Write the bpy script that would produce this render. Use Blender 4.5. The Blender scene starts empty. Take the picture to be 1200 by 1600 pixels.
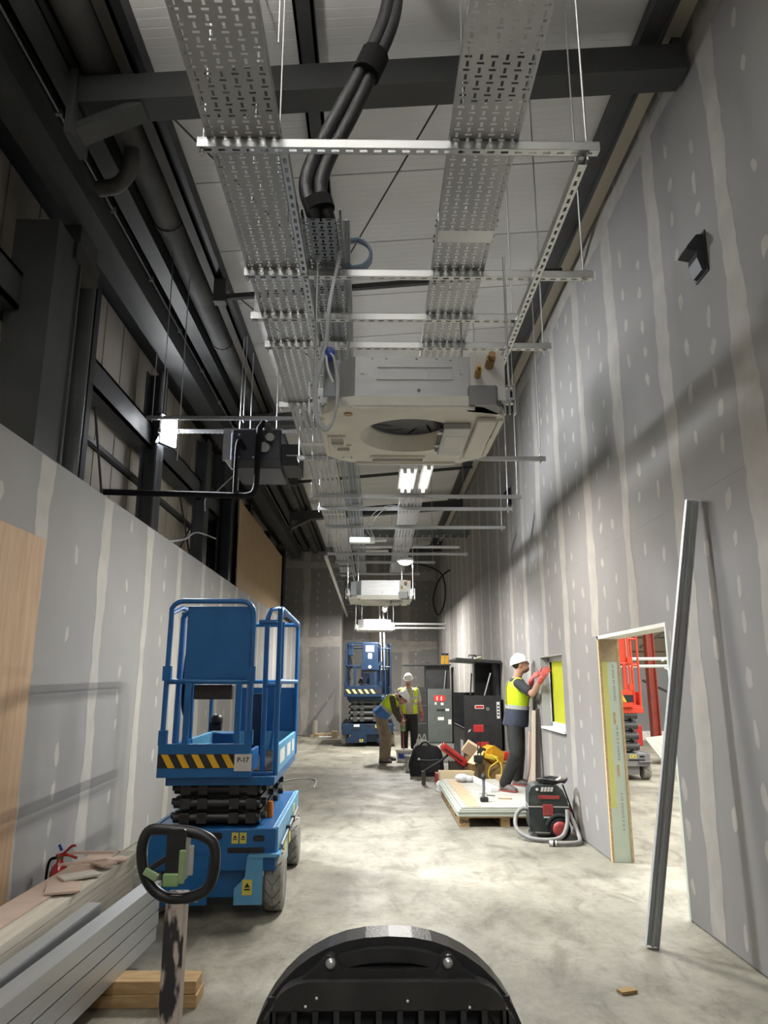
import bpy, bmesh, math, random
from mathutils import Vector, Matrix, Euler
random.seed(7)
PI = math.pi
scene = bpy.context.scene
COL = scene.collection
# ------------------------------------------------------------------ camera
cam = bpy.data.cameras.new('camera'); camo = bpy.data.objects.new('camera', cam); COL.objects.link(camo)
FPX = 1130.0
th = math.atan(266 / FPX); ps = math.atan(15 / math.hypot(FPX, 266))
Fv = Vector((math.sin(ps) * math.cos(th), math.cos(ps) * math.cos(th), math.sin(th)))
Rv = Vector((math.cos(ps), -math.sin(ps), 0)); Uv = Rv.cross(Fv)
camo.matrix_world = Matrix(((Rv.x, Uv.x, -Fv.x, 0), (Rv.y, Uv.y, -Fv.y, 0), (Rv.z, Uv.z, -Fv.z, 1.55), (0, 0, 0, 1)))
cam.sensor_fit = 'VERTICAL'; cam.sensor_height = 36; cam.lens = FPX / 1600 * 36
cam.clip_start = 0.05
scene.camera = camo
# ------------------------------------------------------------------ light and exposure
world = bpy.data.worlds.new('world'); scene.world = world; world.use_nodes = True
world.node_tree.nodes['Background'].inputs[0].default_value = (1.0, 0.985, 0.96, 1)
world.node_tree.nodes['Background'].inputs[1].default_value = 0.22
scene.view_settings.view_transform = 'Standard'; scene.view_settings.look = 'None'
scene.view_settings.gamma = 1; scene.view_settings.use_curve_mapping = False
scene.view_settings.exposure = -0.18
def area(name, loc, target, sx, sy, power, col=(1, 1, 1), spread=PI):
    l = bpy.data.lights.new(name, 'AREA'); l.shape = 'RECTANGLE'; l.size = sx; l.size_y = sy
    l.energy = power; l.color = col; l.spread = spread
    o = bpy.data.objects.new(name, l); COL.objects.link(o); o.location = loc
    d = Vector(target) - Vector(loc); o.rotation_euler = d.to_track_quat('-Z', 'Y').to_euler()
    return o
# daylight tubes of the big hall beyond the doorway
area('hall_light', (7.5, 10, 6.4), (7.5, 10, 0), 8, 16, 3000, (1, 0.98, 0.92))

# ------------------------------------------------------------------ mesh helpers
class MB:
    def __init__(s): s.v = []; s.f = []; s.sm = []
    def add(s, vs, fs, smooth=False):
        b = len(s.v); s.v += [tuple(p) for p in vs]
        for f in fs: s.f.append(tuple(i + b for i in f)); s.sm.append(smooth)
        return s
    def box(s, x0, x1, y0, y1, z0, z1, M=None):
        vs = [Vector((x, y, z)) for z in (z0, z1) for y in (y0, y1) for x in (x0, x1)]
        if M is not None: vs = [M @ p for p in vs]
        return s.add(vs, [(0, 2, 3, 1), (4, 5, 7, 6), (0, 1, 5, 4), (2, 6, 7, 3), (0, 4, 6, 2), (1, 3, 7, 5)])
    def obox(s, c, size, rot=(0, 0, 0)):
        M = Matrix.Translation(c) @ Euler(rot).to_matrix().to_4x4(); a, b, d = [q / 2 for q in size]
        return s.box(-a, a, -b, b, -d, d, M)
    def bar(s, p0, p1, w, h, up=(0, 0, 1)):
        p0 = Vector(p0); p1 = Vector(p1); d = p1 - p0; L = d.length; d.normalize()
        up = Vector(up); x = d.cross(up)
        if x.length < 1e-4: x = d.cross(Vector((0, 1, 0)))
        x.normalize(); u = x.cross(d)
        M = Matrix(((x.x, d.x, u.x, p0.x), (x.y, d.y, u.y, p0.y), (x.z, d.z, u.z, p0.z), (0, 0, 0, 1)))
        return s.box(-w / 2, w / 2, 0, L, -h / 2, h / 2, M)
    def loft(s, secs, n=12, caps=True, smooth=True):
        b = []; vs = []; fs = []
        for (c, u, w) in secs:
            c = Vector(c); u = Vector(u); w = Vector(w)
            vs += [c + u * math.cos(2 * PI * k / n) + w * math.sin(2 * PI * k / n) for k in range(n)]
        m = len(secs)
        for i in range(m - 1):
            for k in range(n):
                a = i * n + k; c2 = i * n + (k + 1) % n
                fs.append((a, c2, c2 + n, a + n))
        s.add(vs, fs, smooth)
        if caps:
            s.add(vs[:n], [tuple(reversed(range(n)))]); s.add(vs[-n:], [tuple(range(n))])
        return s
    def tube(s, pts, r, n=8, caps=True, smooth=True):
        pts = [Vector(p) for p in pts]; secs = []; nrm = None
        for i, p in enumerate(pts):
            t = (pts[min(i + 1, len(pts) - 1)] - pts[max(i - 1, 0)]).normalized()
            if nrm is None:
                nrm = t.cross(Vector((0, 0, 1)))
                if nrm.length < 1e-3: nrm = t.cross(Vector((0, 1, 0)))
            nrm = (nrm - t * nrm.dot(t))
            nrm.normalize(); bn = t.cross(nrm)
            rr = r[i] if isinstance(r, (list, tuple)) else r
            secs.append((p, nrm * rr, bn * rr))
        return s.loft(secs, n, caps, smooth)
    def cyl(s, p0, p1, r, n=12, r2=None, caps=True): return s.tube([p0, p1], [r, r if r2 is None else r2], n, caps)
    def ring(s, p0, p1, r0, r1, n=20):
        p0 = Vector(p0); p1 = Vector(p1); d = (p1 - p0).normalized(); x = d.cross(Vector((0, 0, 1)))
        if x.length < 1e-3: x = Vector((1, 0, 0))
        x.normalize(); y = d.cross(x)
        vs = []
        for (p, r) in ((p0, r0), (p0, r1), (p1, r1), (p1, r0)):
            vs += [p + (x * math.cos(2 * PI * k / n) + y * math.sin(2 * PI * k / n)) * r for k in range(n)]
        fs = []
        for i in range(4):
            for k in range(n):
                a = i * n + k; b = i * n + (k + 1) % n; c = ((i + 1) % 4) * n
                fs.append((a, b, c + (k + 1) % n, c + k))
        return s.add(vs, fs)
    def lathe(s, prof, n=20, M=None, smooth=True):
        M = M or Matrix(); vs = []; fs = []
        for r, z in prof: vs += [M @ Vector((r * math.cos(2 * PI * k / n), r * math.sin(2 * PI * k / n), z)) for k in range(n)]
        for i in range(len(prof) - 1):
            for k in range(n):
                a = i * n + k; c = i * n + (k + 1) % n; fs.append((a, c, c + n, a + n))
        s.add(vs, fs, smooth)
        s.add(vs[:n], [tuple(reversed(range(n)))]); s.add(vs[-n:], [tuple(range(n))]); return s
    def prism(s, poly, z0, z1, M=None, smooth=False):
        M = M or Matrix(); n = len(poly)
        vs = [M @ Vector((x, y, z0)) for x, y in poly] + [M @ Vector((x, y, z1)) for x, y in poly]
        fs = [(k, (k + 1) % n, (k + 1) % n + n, k + n) for k in range(n)]
        s.add(vs, fs, smooth); s.add(vs[:n], [tuple(reversed(range(n)))]); s.add(vs[n:], [tuple(range(n))]); return s
    def frustum(s, poly0, z0, poly1, z1, M=None):
        M = M or Matrix(); n = len(poly0)
        vs = [M @ Vector((x, y, z0)) for x, y in poly0] + [M @ Vector((x, y, z1)) for x, y in poly1]
        s.add(vs, [(k, (k + 1) % n, (k + 1) % n + n, k + n) for k in range(n)])
        s.add(vs[:n], [tuple(reversed(range(n)))]); s.add(vs[n:], [tuple(range(n))]); return s
    def ell(s, c, r, M=None, n=16, m=10):
        M = M or Matrix(); c = Vector(c); secs = []
        for i in range(m + 1):
            a = -PI / 2 + PI * (0.02 + 0.96 * i / m)
            z = math.sin(a) * r[2]; k = math.cos(a)
            R3 = M.to_3x3()
            secs.append((c + R3 @ Vector((0, 0, z)), R3 @ Vector((r[0] * k, 0, 0)), R3 @ Vector((0, r[1] * k, 0))))
        return s.loft(secs, n)
    def mesh(s, name):
        me = bpy.data.meshes.new(name); me.from_pydata(s.v, [], s.f); me.update()
        me.polygons.foreach_set('use_smooth', s.sm); return me
    def build(s, name, mat=None, parent=None, bevel=0, solid=0, seg=2, fix=True):
        me = s.mesh(name)
        if fix:
            bm = bmesh.new(); bm.from_mesh(me); bmesh.ops.recalc_face_normals(bm, faces=bm.faces); bm.to_mesh(me); bm.free()
        if mat: me.materials.append(MAT[mat])
        o = bpy.data.objects.new(name, me); COL.objects.link(o); o.parent = parent
        if solid: md = o.modifiers.new('s', 'SOLIDIFY'); md.thickness = solid; md.offset = 0
        if bevel:
            md = o.modifiers.new('b', 'BEVEL'); md.width = bevel; md.segments = seg; md.limit_method = 'ANGLE'; md.angle_limit = 0.7
        return o
def tag(o, label, cat, group=None, kind=None):
    o['label'] = label
    if cat: o['category'] = cat
    if group: o['group'] = group
    if kind: o['kind'] = kind
    return o
def thing(name, label, cat, loc=(0, 0, 0), rz=0, group=None):
    o = bpy.data.objects.new(name, None); COL.objects.link(o); o.empty_display_size = 0.1
    o.location = loc; o.rotation_euler = (0, 0, rz); return tag(o, label, cat, group)
def struct(o, label=None):
    o['kind'] = 'structure'
    if label: o['label'] = label
    return o
def dup(o, parent=None):
    c = o.copy(); COL.objects.link(c); c.parent = parent
    for ch in list(o.children): dup(ch, c)
    return c
def inst(me, name, parent, loc=(0, 0, 0), rot=(0, 0, 0), scale=(1, 1, 1)):
    o = bpy.data.objects.new(name, me); COL.objects.link(o); o.parent = parent
    o.location = loc; o.rotation_euler = rot; o.scale = scale; return o
def spl(pts, n=8):
    P = [Vector(p) for p in pts]; out = []
    P = [P[0] * 2 - P[1]] + P + [P[-1] * 2 - P[-2]]
    for i in range(1, len(P) - 2):
        a, b, c, d = P[i - 1], P[i], P[i + 1], P[i + 2]
        for k in range(n):
            t = k / n
            out.append(0.5 * ((2 * b) + (c - a) * t + (2 * a - 5 * b + 4 * c - d) * t * t + (3 * b - a - 3 * c + d) * t ** 3))
    out.append(P[-2]); return out
def rrect(x0, x1, y0, y1, r, n=4):
    out = []
    for cx, cy, a0 in ((x1 - r, y0 + r, -PI / 2), (x1 - r, y1 - r, 0), (x0 + r, y1 - r, PI / 2), (x0 + r, y0 + r, PI)):
        for k in range(n + 1):
            a = a0 + PI / 2 * k / n; out.append((cx + r * math.cos(a), cy + r * math.sin(a)))
    return out
def text(name, body, size, mat, parent, loc, rot, depth=0.0006, align='CENTER'):
    cu = bpy.data.curves.new(name, 'FONT'); cu.body = body; cu.size = size; cu.align_x = align; cu.align_y = 'CENTER'; cu.extrude = depth; cu.offset = size * 0.018
    t = bpy.data.objects.new(name, cu); COL.objects.link(t)
    dg = bpy.context.evaluated_depsgraph_get(); me = bpy.data.meshes.new_from_object(t.evaluated_get(dg))
    bpy.data.objects.remove(t); me.materials.clear(); me.materials.append(MAT[mat])
    o = bpy.data.objects.new(name, me); COL.objects.link(o); o.parent = parent; o.location = loc; o.rotation_euler = rot
    return o
# ------------------------------------------------------------------ materials
MAT = {}
def mat(name, c, rough=0.6, metal=0.0, c2=None, scale=6.0, stretch=(1, 1, 1), bump=0.0, bscale=None, lo=0.35, hi=0.65, spec=0.5, emit=None, estr=0, detail=5.0, coat=0, rvar=0.0):
    m = bpy.data.materials.new(name); m.use_nodes = True; nt = m.node_tree; b = nt.nodes['Principled BSDF']
    b.inputs['Base Color'].default_value = (*c, 1); b.inputs['Roughness'].default_value = rough; b.inputs['Metallic'].default_value = metal
    b.inputs['Specular IOR Level'].default_value = spec; b.inputs['Coat Weight'].default_value = coat
    if emit: b.inputs['Emission Color'].default_value = (*emit, 1); b.inputs['Emission Strength'].default_value = estr
    if c2 or bump:
        tc = nt.nodes.new('ShaderNodeTexCoord'); mp = nt.nodes.new('ShaderNodeMapping'); mp.inputs['Scale'].default_value = stretch
        nt.links.new(tc.outputs['Object'], mp.inputs[0])
        nz = nt.nodes.new('ShaderNodeTexNoise'); nz.inputs['Scale'].default_value = scale; nz.inputs['Detail'].default_value = detail
        nt.links.new(mp.outputs[0], nz.inputs[0])
    if c2:
        mr = nt.nodes.new('ShaderNodeMapRange'); mr.inputs[1].default_value = lo; mr.inputs[2].default_value = hi
        nt.links.new(nz.outputs[0], mr.inputs[0])
        mx = nt.nodes.new('ShaderNodeMix'); mx.data_type = 'RGBA'; mx.inputs[6].default_value = (*c, 1); mx.inputs[7].default_value = (*c2, 1)
        nt.links.new(mr.outputs[0], mx.inputs[0]); nt.links.new(mx.outputs[2], b.inputs['Base Color'])
        if rvar:
            m2 = nt.nodes.new('ShaderNodeMapRange'); m2.inputs[3].default_value = rough - rvar; m2.inputs[4].default_value = rough + rvar
            nt.links.new(nz.outputs[0], m2.inputs[0]); nt.links.new(m2.outputs[0], b.inputs['Roughness'])
    if bump:
        src = nz
        if bscale:
            src = nt.nodes.new('ShaderNodeTexNoise'); src.inputs['Scale'].default_value = bscale; src.inputs['Detail'].default_value = 4
            nt.links.new(mp.outputs[0], src.inputs[0])
        bp = nt.nodes.new('ShaderNodeBump'); bp.inputs['Strength'].default_value = bump; bp.inputs['Distance'].default_value = 0.02
        nt.links.new(src.outputs[0], bp.inputs['Height']); nt.links.new(bp.outputs[0], b.inputs['Normal'])
    MAT[name] = m; return m
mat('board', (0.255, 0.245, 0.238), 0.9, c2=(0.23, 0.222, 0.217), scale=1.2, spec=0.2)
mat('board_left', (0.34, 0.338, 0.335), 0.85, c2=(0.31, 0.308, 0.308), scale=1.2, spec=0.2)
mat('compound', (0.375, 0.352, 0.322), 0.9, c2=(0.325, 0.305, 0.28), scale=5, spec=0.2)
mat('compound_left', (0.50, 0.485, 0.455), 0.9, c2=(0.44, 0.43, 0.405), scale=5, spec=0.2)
mat('gypsum', (0.78, 0.75, 0.70), 0.9, c2=(0.68, 0.64, 0.58), scale=9)
mat('core', (0.5, 0.48, 0.45), 0.9)
mat('steel_dark', (0.042, 0.044, 0.045), 0.55, c2=(0.058, 0.060, 0.061), scale=3, bump=0.1, bscale=40, lo=0.3, hi=0.7)
mat('steel_black', (0.012, 0.013, 0.016), 0.5)
mat('steel_brown', (0.060, 0.050, 0.038), 0.6, c2=(0.035, 0.032, 0.028), scale=4)
mat('pipe_dark', (0.05, 0.05, 0.05), 0.7, c2=(0.10, 0.098, 0.09), scale=3, bump=0.3, bscale=9, lo=0.45, hi=0.8)
mat('cladding', (0.56, 0.51, 0.43), 0.6, c2=(0.47, 0.425, 0.355), scale=1.5, stretch=(1, 1, 0.4))
mat('roof_white', (0.80, 0.80, 0.79), 0.45, c2=(0.75, 0.75, 0.74), scale=2)
mat('cream', (0.55, 0.50, 0.43), 0.7)
mat('galv', (0.46, 0.47, 0.475), 0.48, 0.7, c2=(0.40, 0.41, 0.42), scale=3, rvar=0.06)
mat('galv_sheet', (0.56, 0.585, 0.60), 0.4, 0.75, c2=(0.50, 0.525, 0.545), scale=2, stretch=(4, 0.3, 1))
mat('galv_stud', (0.50, 0.52, 0.53), 0.45, 0.1)
mat('galv_dark', (0.27, 0.29, 0.31), 0.48, 0.75, c2=(0.22, 0.235, 0.255), scale=4)
mat('zinc', (0.58, 0.59, 0.595), 0.38, 0.85)
mat('ac_metal', (0.60, 0.615, 0.63), 0.40, 0.5, c2=(0.55, 0.565, 0.58), scale=30, stretch=(0.2, 1, 1))
mat('ac_dark', (0.20, 0.205, 0.21), 0.45, 0.6)
mat('ac_white', (0.84, 0.82, 0.75), 0.6, c2=(0.78, 0.76, 0.69), scale=7)
mat('ac_black', (0.012, 0.014, 0.03), 0.35)
mat('grille', (0.012, 0.012, 0.014), 0.5)
mat('brass', (0.50, 0.33, 0.12), 0.3, 0.9)
mat('copper_cap', (0.32, 0.2, 0.10), 0.4, 0.7)
mat('plastic_black', (0.012, 0.012, 0.013), 0.4, c2=(0.022, 0.022, 0.024), scale=30, bump=0.08, bscale=250)
mat('dusty_black', (0.016, 0.016, 0.016), 0.55, c2=(0.05, 0.049, 0.046), scale=9, lo=0.42, hi=0.8, bump=0.05, bscale=200)
mat('rubber', (0.012, 0.012, 0.013), 0.9, spec=0.15)
mat('tyre', (0.36, 0.35, 0.32), 0.85, c2=(0.25, 0.24, 0.22), scale=14, bump=0.2, bscale=60)
mat('tyre_groove', (0.10, 0.095, 0.09), 0.9)
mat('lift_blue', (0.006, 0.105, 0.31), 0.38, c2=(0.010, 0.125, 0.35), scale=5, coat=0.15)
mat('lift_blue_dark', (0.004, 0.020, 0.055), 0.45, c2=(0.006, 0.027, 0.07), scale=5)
mat('lift_light', (0.10, 0.34, 0.58), 0.4, c2=(0.13, 0.38, 0.62), scale=5)  # lighter blue of guards and covers; lit look of the sides put into colour
mat('lift_red', (0.72, 0.075, 0.03), 0.45, c2=(0.62, 0.06, 0.03), scale=5)
mat('red_steel', (0.33, 0.06, 0.035), 0.55, c2=(0.26, 0.045, 0.03), scale=3)
mat('hazard_yellow', (0.80, 0.46, 0.02), 0.5); mat('hazard_pale', (0.62, 0.64, 0.28), 0.5)
mat('label_yellow', (0.72, 0.62, 0.10), 0.5); mat('label_white', (0.72, 0.72, 0.70), 0.5); mat('ink', (0.015, 0.015, 0.02), 0.6)
mat('orange_lens', (0.75, 0.20, 0.02), 0.25); mat('red_plastic', (0.55, 0.03, 0.03), 0.4, c2=(0.42, 0.025, 0.025), scale=12)
mat('red_sign', (0.50, 0.035, 0.03), 0.5); mat('red_ext', (0.36, 0.012, 0.012), 0.25, coat=0.4); mat('blue_plastic', (0.03, 0.06, 0.32), 0.4)
mat('plywood', (0.55, 0.385, 0.245), 0.7, c2=(0.43, 0.285, 0.175), scale=5, stretch=(6, 6, 0.45), lo=0.3, hi=0.7)
mat('ply_dark', (0.40, 0.28, 0.15), 0.75, c2=(0.33, 0.225, 0.12), scale=4, stretch=(1, 4, 0.6))
mat('timber', (0.50, 0.34, 0.17), 0.75, c2=(0.36, 0.225, 0.10), scale=6, stretch=(1.2, 8, 8), bump=0.15, bscale=30)
mat('timber_pale', (0.50, 0.39, 0.25), 0.75, c2=(0.42, 0.32, 0.20), scale=6, stretch=(8, 1, 8))
mat('mdf_white', (0.70, 0.66, 0.58), 0.8, c2=(0.60, 0.56, 0.48), scale=5, stretch=(5, 0.5, 8))
mat('paper_pink', (0.62, 0.49, 0.41), 0.85, c2=(0.55, 0.43, 0.36), scale=6)
mat('cement_board', (0.44, 0.435, 0.39), 0.85, c2=(0.36, 0.355, 0.32), scale=5, lo=0.4, hi=0.7)
mat('board_edge', (0.46, 0.49, 0.43), 0.85)
mat('dust', (0.58, 0.50, 0.40), 0.9)
mat('insul_green', (0.62, 0.70, 0.60), 0.6, c2=(0.55, 0.63, 0.53), scale=3)
mat('insul_yellow', (0.68, 0.68, 0.22), 0.6); mat('print_grey', (0.38, 0.44, 0.40), 0.7)
mat('osb', (0.62, 0.47, 0.28), 0.8, c2=(0.50, 0.35, 0.18), scale=40)
mat('upvc', (0.72, 0.73, 0.72), 0.4)
mat('vac_body', (0.022, 0.030, 0.030), 0.55, c2=(0.11, 0.12, 0.115), scale=5, lo=0.48, hi=0.85)
mat('vac_hose', (0.20, 0.20, 0.195), 0.65, c2=(0.27, 0.265, 0.255), scale=12)
mat('vac_light', (0.42, 0.42, 0.40), 0.6); mat('vac_red', (0.30, 0.03, 0.03), 0.5, c2=(0.38, 0.07, 0.065), scale=9)
mat('site_black', (0.017, 0.018, 0.020), 0.45, c2=(0.027, 0.028, 0.03), scale=6)
mat('site_grey', (0.075, 0.088, 0.085), 0.5, c2=(0.095, 0.108, 0.105), scale=6)
mat('tool_yellow', (0.76, 0.40, 0.02), 0.5, c2=(0.70, 0.36, 0.02), scale=8); mat('cable_yellow', (0.80, 0.58, 0.05), 0.5)
mat('cardboard', (0.34, 0.225, 0.09), 0.85, c2=(0.28, 0.18, 0.07), scale=5)
mat('carton', (0.72, 0.60, 0.40), 0.8)
mat('white_plastic', (0.72, 0.72, 0.70), 0.45); mat('white_bag', (0.66, 0.66, 0.66), 0.5, c2=(0.5, 0.5, 0.52), scale=20, bump=0.6, bscale=25)
mat('black_cloth', (0.010, 0.010, 0.012), 0.85, c2=(0.02, 0.02, 0.023), scale=20, bump=0.3, bscale=15)
mat('cable_grey', (0.45, 0.47, 0.50), 0.5); mat('cable_white', (0.65, 0.66, 0.66), 0.5); mat('cable_blue', (0.30, 0.38, 0.48), 0.4)
mat('conduit', (0.014, 0.014, 0.016), 0.5, bump=0.2, bscale=60)
mat('lamp_white', (0.9, 0.9, 0.9), 0.4, emit=(1, 0.98, 0.94), estr=5)
mat('lamp_flood', (0.9, 0.9, 0.9), 0.4, emit=(0.96, 0.98, 1.0), estr=90)
mat('lamp_green', (0.8, 0.9, 0.85), 0.4, emit=(0.8, 1.0, 0.92), estr=1.4)
mat('skin', (0.44, 0.25, 0.17), 0.6, c2=(0.38, 0.20, 0.14), scale=20)
mat('hair', (0.02, 0.015, 0.012), 0.8); mat('beard', (0.16, 0.085, 0.06), 0.8)
mat('hivis', (0.62, 0.80, 0.02), 0.6, c2=(0.54, 0.72, 0.015), scale=9, bump=0.4, bscale=12, emit=None)
mat('reflective', (0.45, 0.46, 0.46), 0.35, 0.2); mat('navy', (0.020, 0.026, 0.045), 0.7, c2=(0.032, 0.04, 0.062), scale=10, bump=0.4, bscale=12)
mat('vest_blue', (0.045, 0.15, 0.42), 0.65, c2=(0.06, 0.19, 0.5), scale=10, bump=0.4, bscale=12)
mat('work_black', (0.012, 0.013, 0.012), 0.8, c2=(0.055, 0.058, 0.052), scale=6, lo=0.52, hi=0.85, bump=0.5, bscale=11)
mat('trouser_black', (0.012, 0.012, 0.014), 0.85, bump=0.4, bscale=12)
mat('trouser_tan', (0.20, 0.15, 0.105), 0.85, c2=(0.29, 0.23, 0.17), scale=9, bump=0.4, bscale=12)
mat('shirt_olive', (0.062, 0.055, 0.038), 0.85, c2=(0.08, 0.07, 0.05), scale=9, bump=0.4, bscale=12)
mat('shirt_cream', (0.48, 0.42, 0.34), 0.85, c2=(0.42, 0.36, 0.29), scale=9, bump=0.3, bscale=12)
mat('shirt_dark', (0.022, 0.026, 0.030), 0.85, bump=0.3, bscale=12)
mat('helmet', (0.78, 0.79, 0.78), 0.3, coat=0.3); mat('glove_red', (0.52, 0.075, 0.06), 0.7, c2=(0.40, 0.10, 0.09), scale=30)
mat('boot', (0.10, 0.095, 0.09), 0.7, c2=(0.20, 0.17, 0.15), scale=25); mat('boot_red', (0.35, 0.06, 0.05), 0.7)
mat('handle_green', (0.16, 0.36, 0.09), 0.6, c2=(0.30, 0.40, 0.22), scale=15)
mat('hall_grey', (0.20, 0.20, 0.205), 0.7); mat('hall_panel', (0.14, 0.11, 0.075), 0.7)
mat('scaff', (0.62, 0.72, 0.66), 0.4, 0.3)
# yellow film on the windows lets the hall light through
m = bpy.data.materials.new('film_yellow'); m.use_nodes = True; nt = m.node_tree; MAT['film_yellow'] = m
b = nt.nodes['Principled BSDF']; b.inputs['Base Color'].default_value = (0.62, 0.64, 0.08, 1); b.inputs['Roughness'].default_value = 0.4
tr = nt.nodes.new('ShaderNodeBsdfTranslucent'); tr.inputs[0].default_value = (0.66, 0.68, 0.10, 1)
mx = nt.nodes.new('ShaderNodeMixShader'); mx.inputs[0].default_value = 0.6
nt.links.new(b.outputs[0], mx.inputs[1]); nt.links.new(tr.outputs[0], mx.inputs[2]); nt.links.new(mx.outputs[0], nt.nodes['Material Output'].inputs[0])
# painted, scuffed post of the pallet truck tiller
mat('scuffed', (0.56, 0.48, 0.42), 0.6, c2=(0.03, 0.028, 0.03), scale=7, stretch=(3, 3, 1), lo=0.50, hi=0.56, detail=8)
# concrete floor
m = bpy.data.materials.new('concrete'); m.use_nodes = True; nt = m.node_tree; MAT['concrete'] = m; b = nt.nodes['Principled BSDF']
tc = nt.nodes.new('ShaderNodeTexCoord')
def noise(scale, detail=6, st=(1, 1, 1), rough=0.6, dist=0.0):
    mp = nt.nodes.new('ShaderNodeMapping'); mp.inputs['Scale'].default_value = st; nt.links.new(tc.outputs['Object'], mp.inputs[0])
    n = nt.nodes.new('ShaderNodeTexNoise'); n.inputs['Scale'].default_value = scale; n.inputs['Detail'].default_value = detail
    n.inputs['Roughness'].default_value = rough; n.inputs['Distortion'].default_value = dist; nt.links.new(mp.outputs[0], n.inputs[0]); return n
def ramp(src, stops):
    r = nt.nodes.new('ShaderNodeValToRGB'); e = r.color_ramp.elements
    e[0].position, e[0].color = stops[0][0], (*stops[0][1], 1); e[1].position, e[1].color = stops[-1][0], (*stops[-1][1], 1)
    for p, c in stops[1:-1]: q = e.new(p); q.color = (*c, 1)
    nt.links.new(src.outputs[0], r.inputs[0]); return r
def mixc(kind, fac, a, bb):
    x = nt.nodes.new('ShaderNodeMix'); x.data_type = 'RGBA'; x.blend_type = kind; x.inputs[0].default_value = fac
    nt.links.new(a.outputs[2] if a.bl_idname == 'ShaderNodeMix' else a.outputs[0], x.inputs[6]); nt.links.new(bb.outputs[0], x.inputs[7]); return x
r1 = ramp(noise(0.9, 8, dist=0.4), [(0.30, (0.205, 0.194, 0.153)), (0.48, (0.300, 0.286, 0.230)), (0.68, (0.40, 0.384, 0.315))])
r2 = ramp(noise(2.6, 8, (1.5, 0.7, 1), 0.7, 0.6), [(0.36, (0.60, 0.58, 0.55)), (0.50, (0.95, 0.95, 0.95)), (0.72, (1.12, 1.11, 1.08))])
r3 = ramp(noise(16, 5, rough=0.7), [(0.30, (0.74, 0.73, 0.71)), (0.55, (1, 1, 1))])
r4 = ramp(noise(0.45, 3), [(0.38, (0.72, 0.72, 0.73)), (0.6, (1, 1, 1))])
x1 = mixc('MULTIPLY', 1, r1, r2); x2 = mixc('MULTIPLY', 0.8, x1, r3); x3 = mixc('MULTIPLY', 0.8, x2, r4)
nt.links.new(x3.outputs[2], b.inputs['Base Color'])
rr = ramp(noise(2.5, 6), [(0.3, (0.42,) * 3), (0.7, (0.72,) * 3)]); nt.links.new(rr.outputs[0], b.inputs['Roughness'])
bp = nt.nodes.new('ShaderNodeBump'); bp.inputs['Strength'].default_value = 0.25; bp.inputs['Distance'].default_value = 0.01
nt.links.new(noise(22, 6).outputs[0], bp.inputs['Height']); nt.links.new(bp.outputs[0], b.inputs['Normal'])
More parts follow.
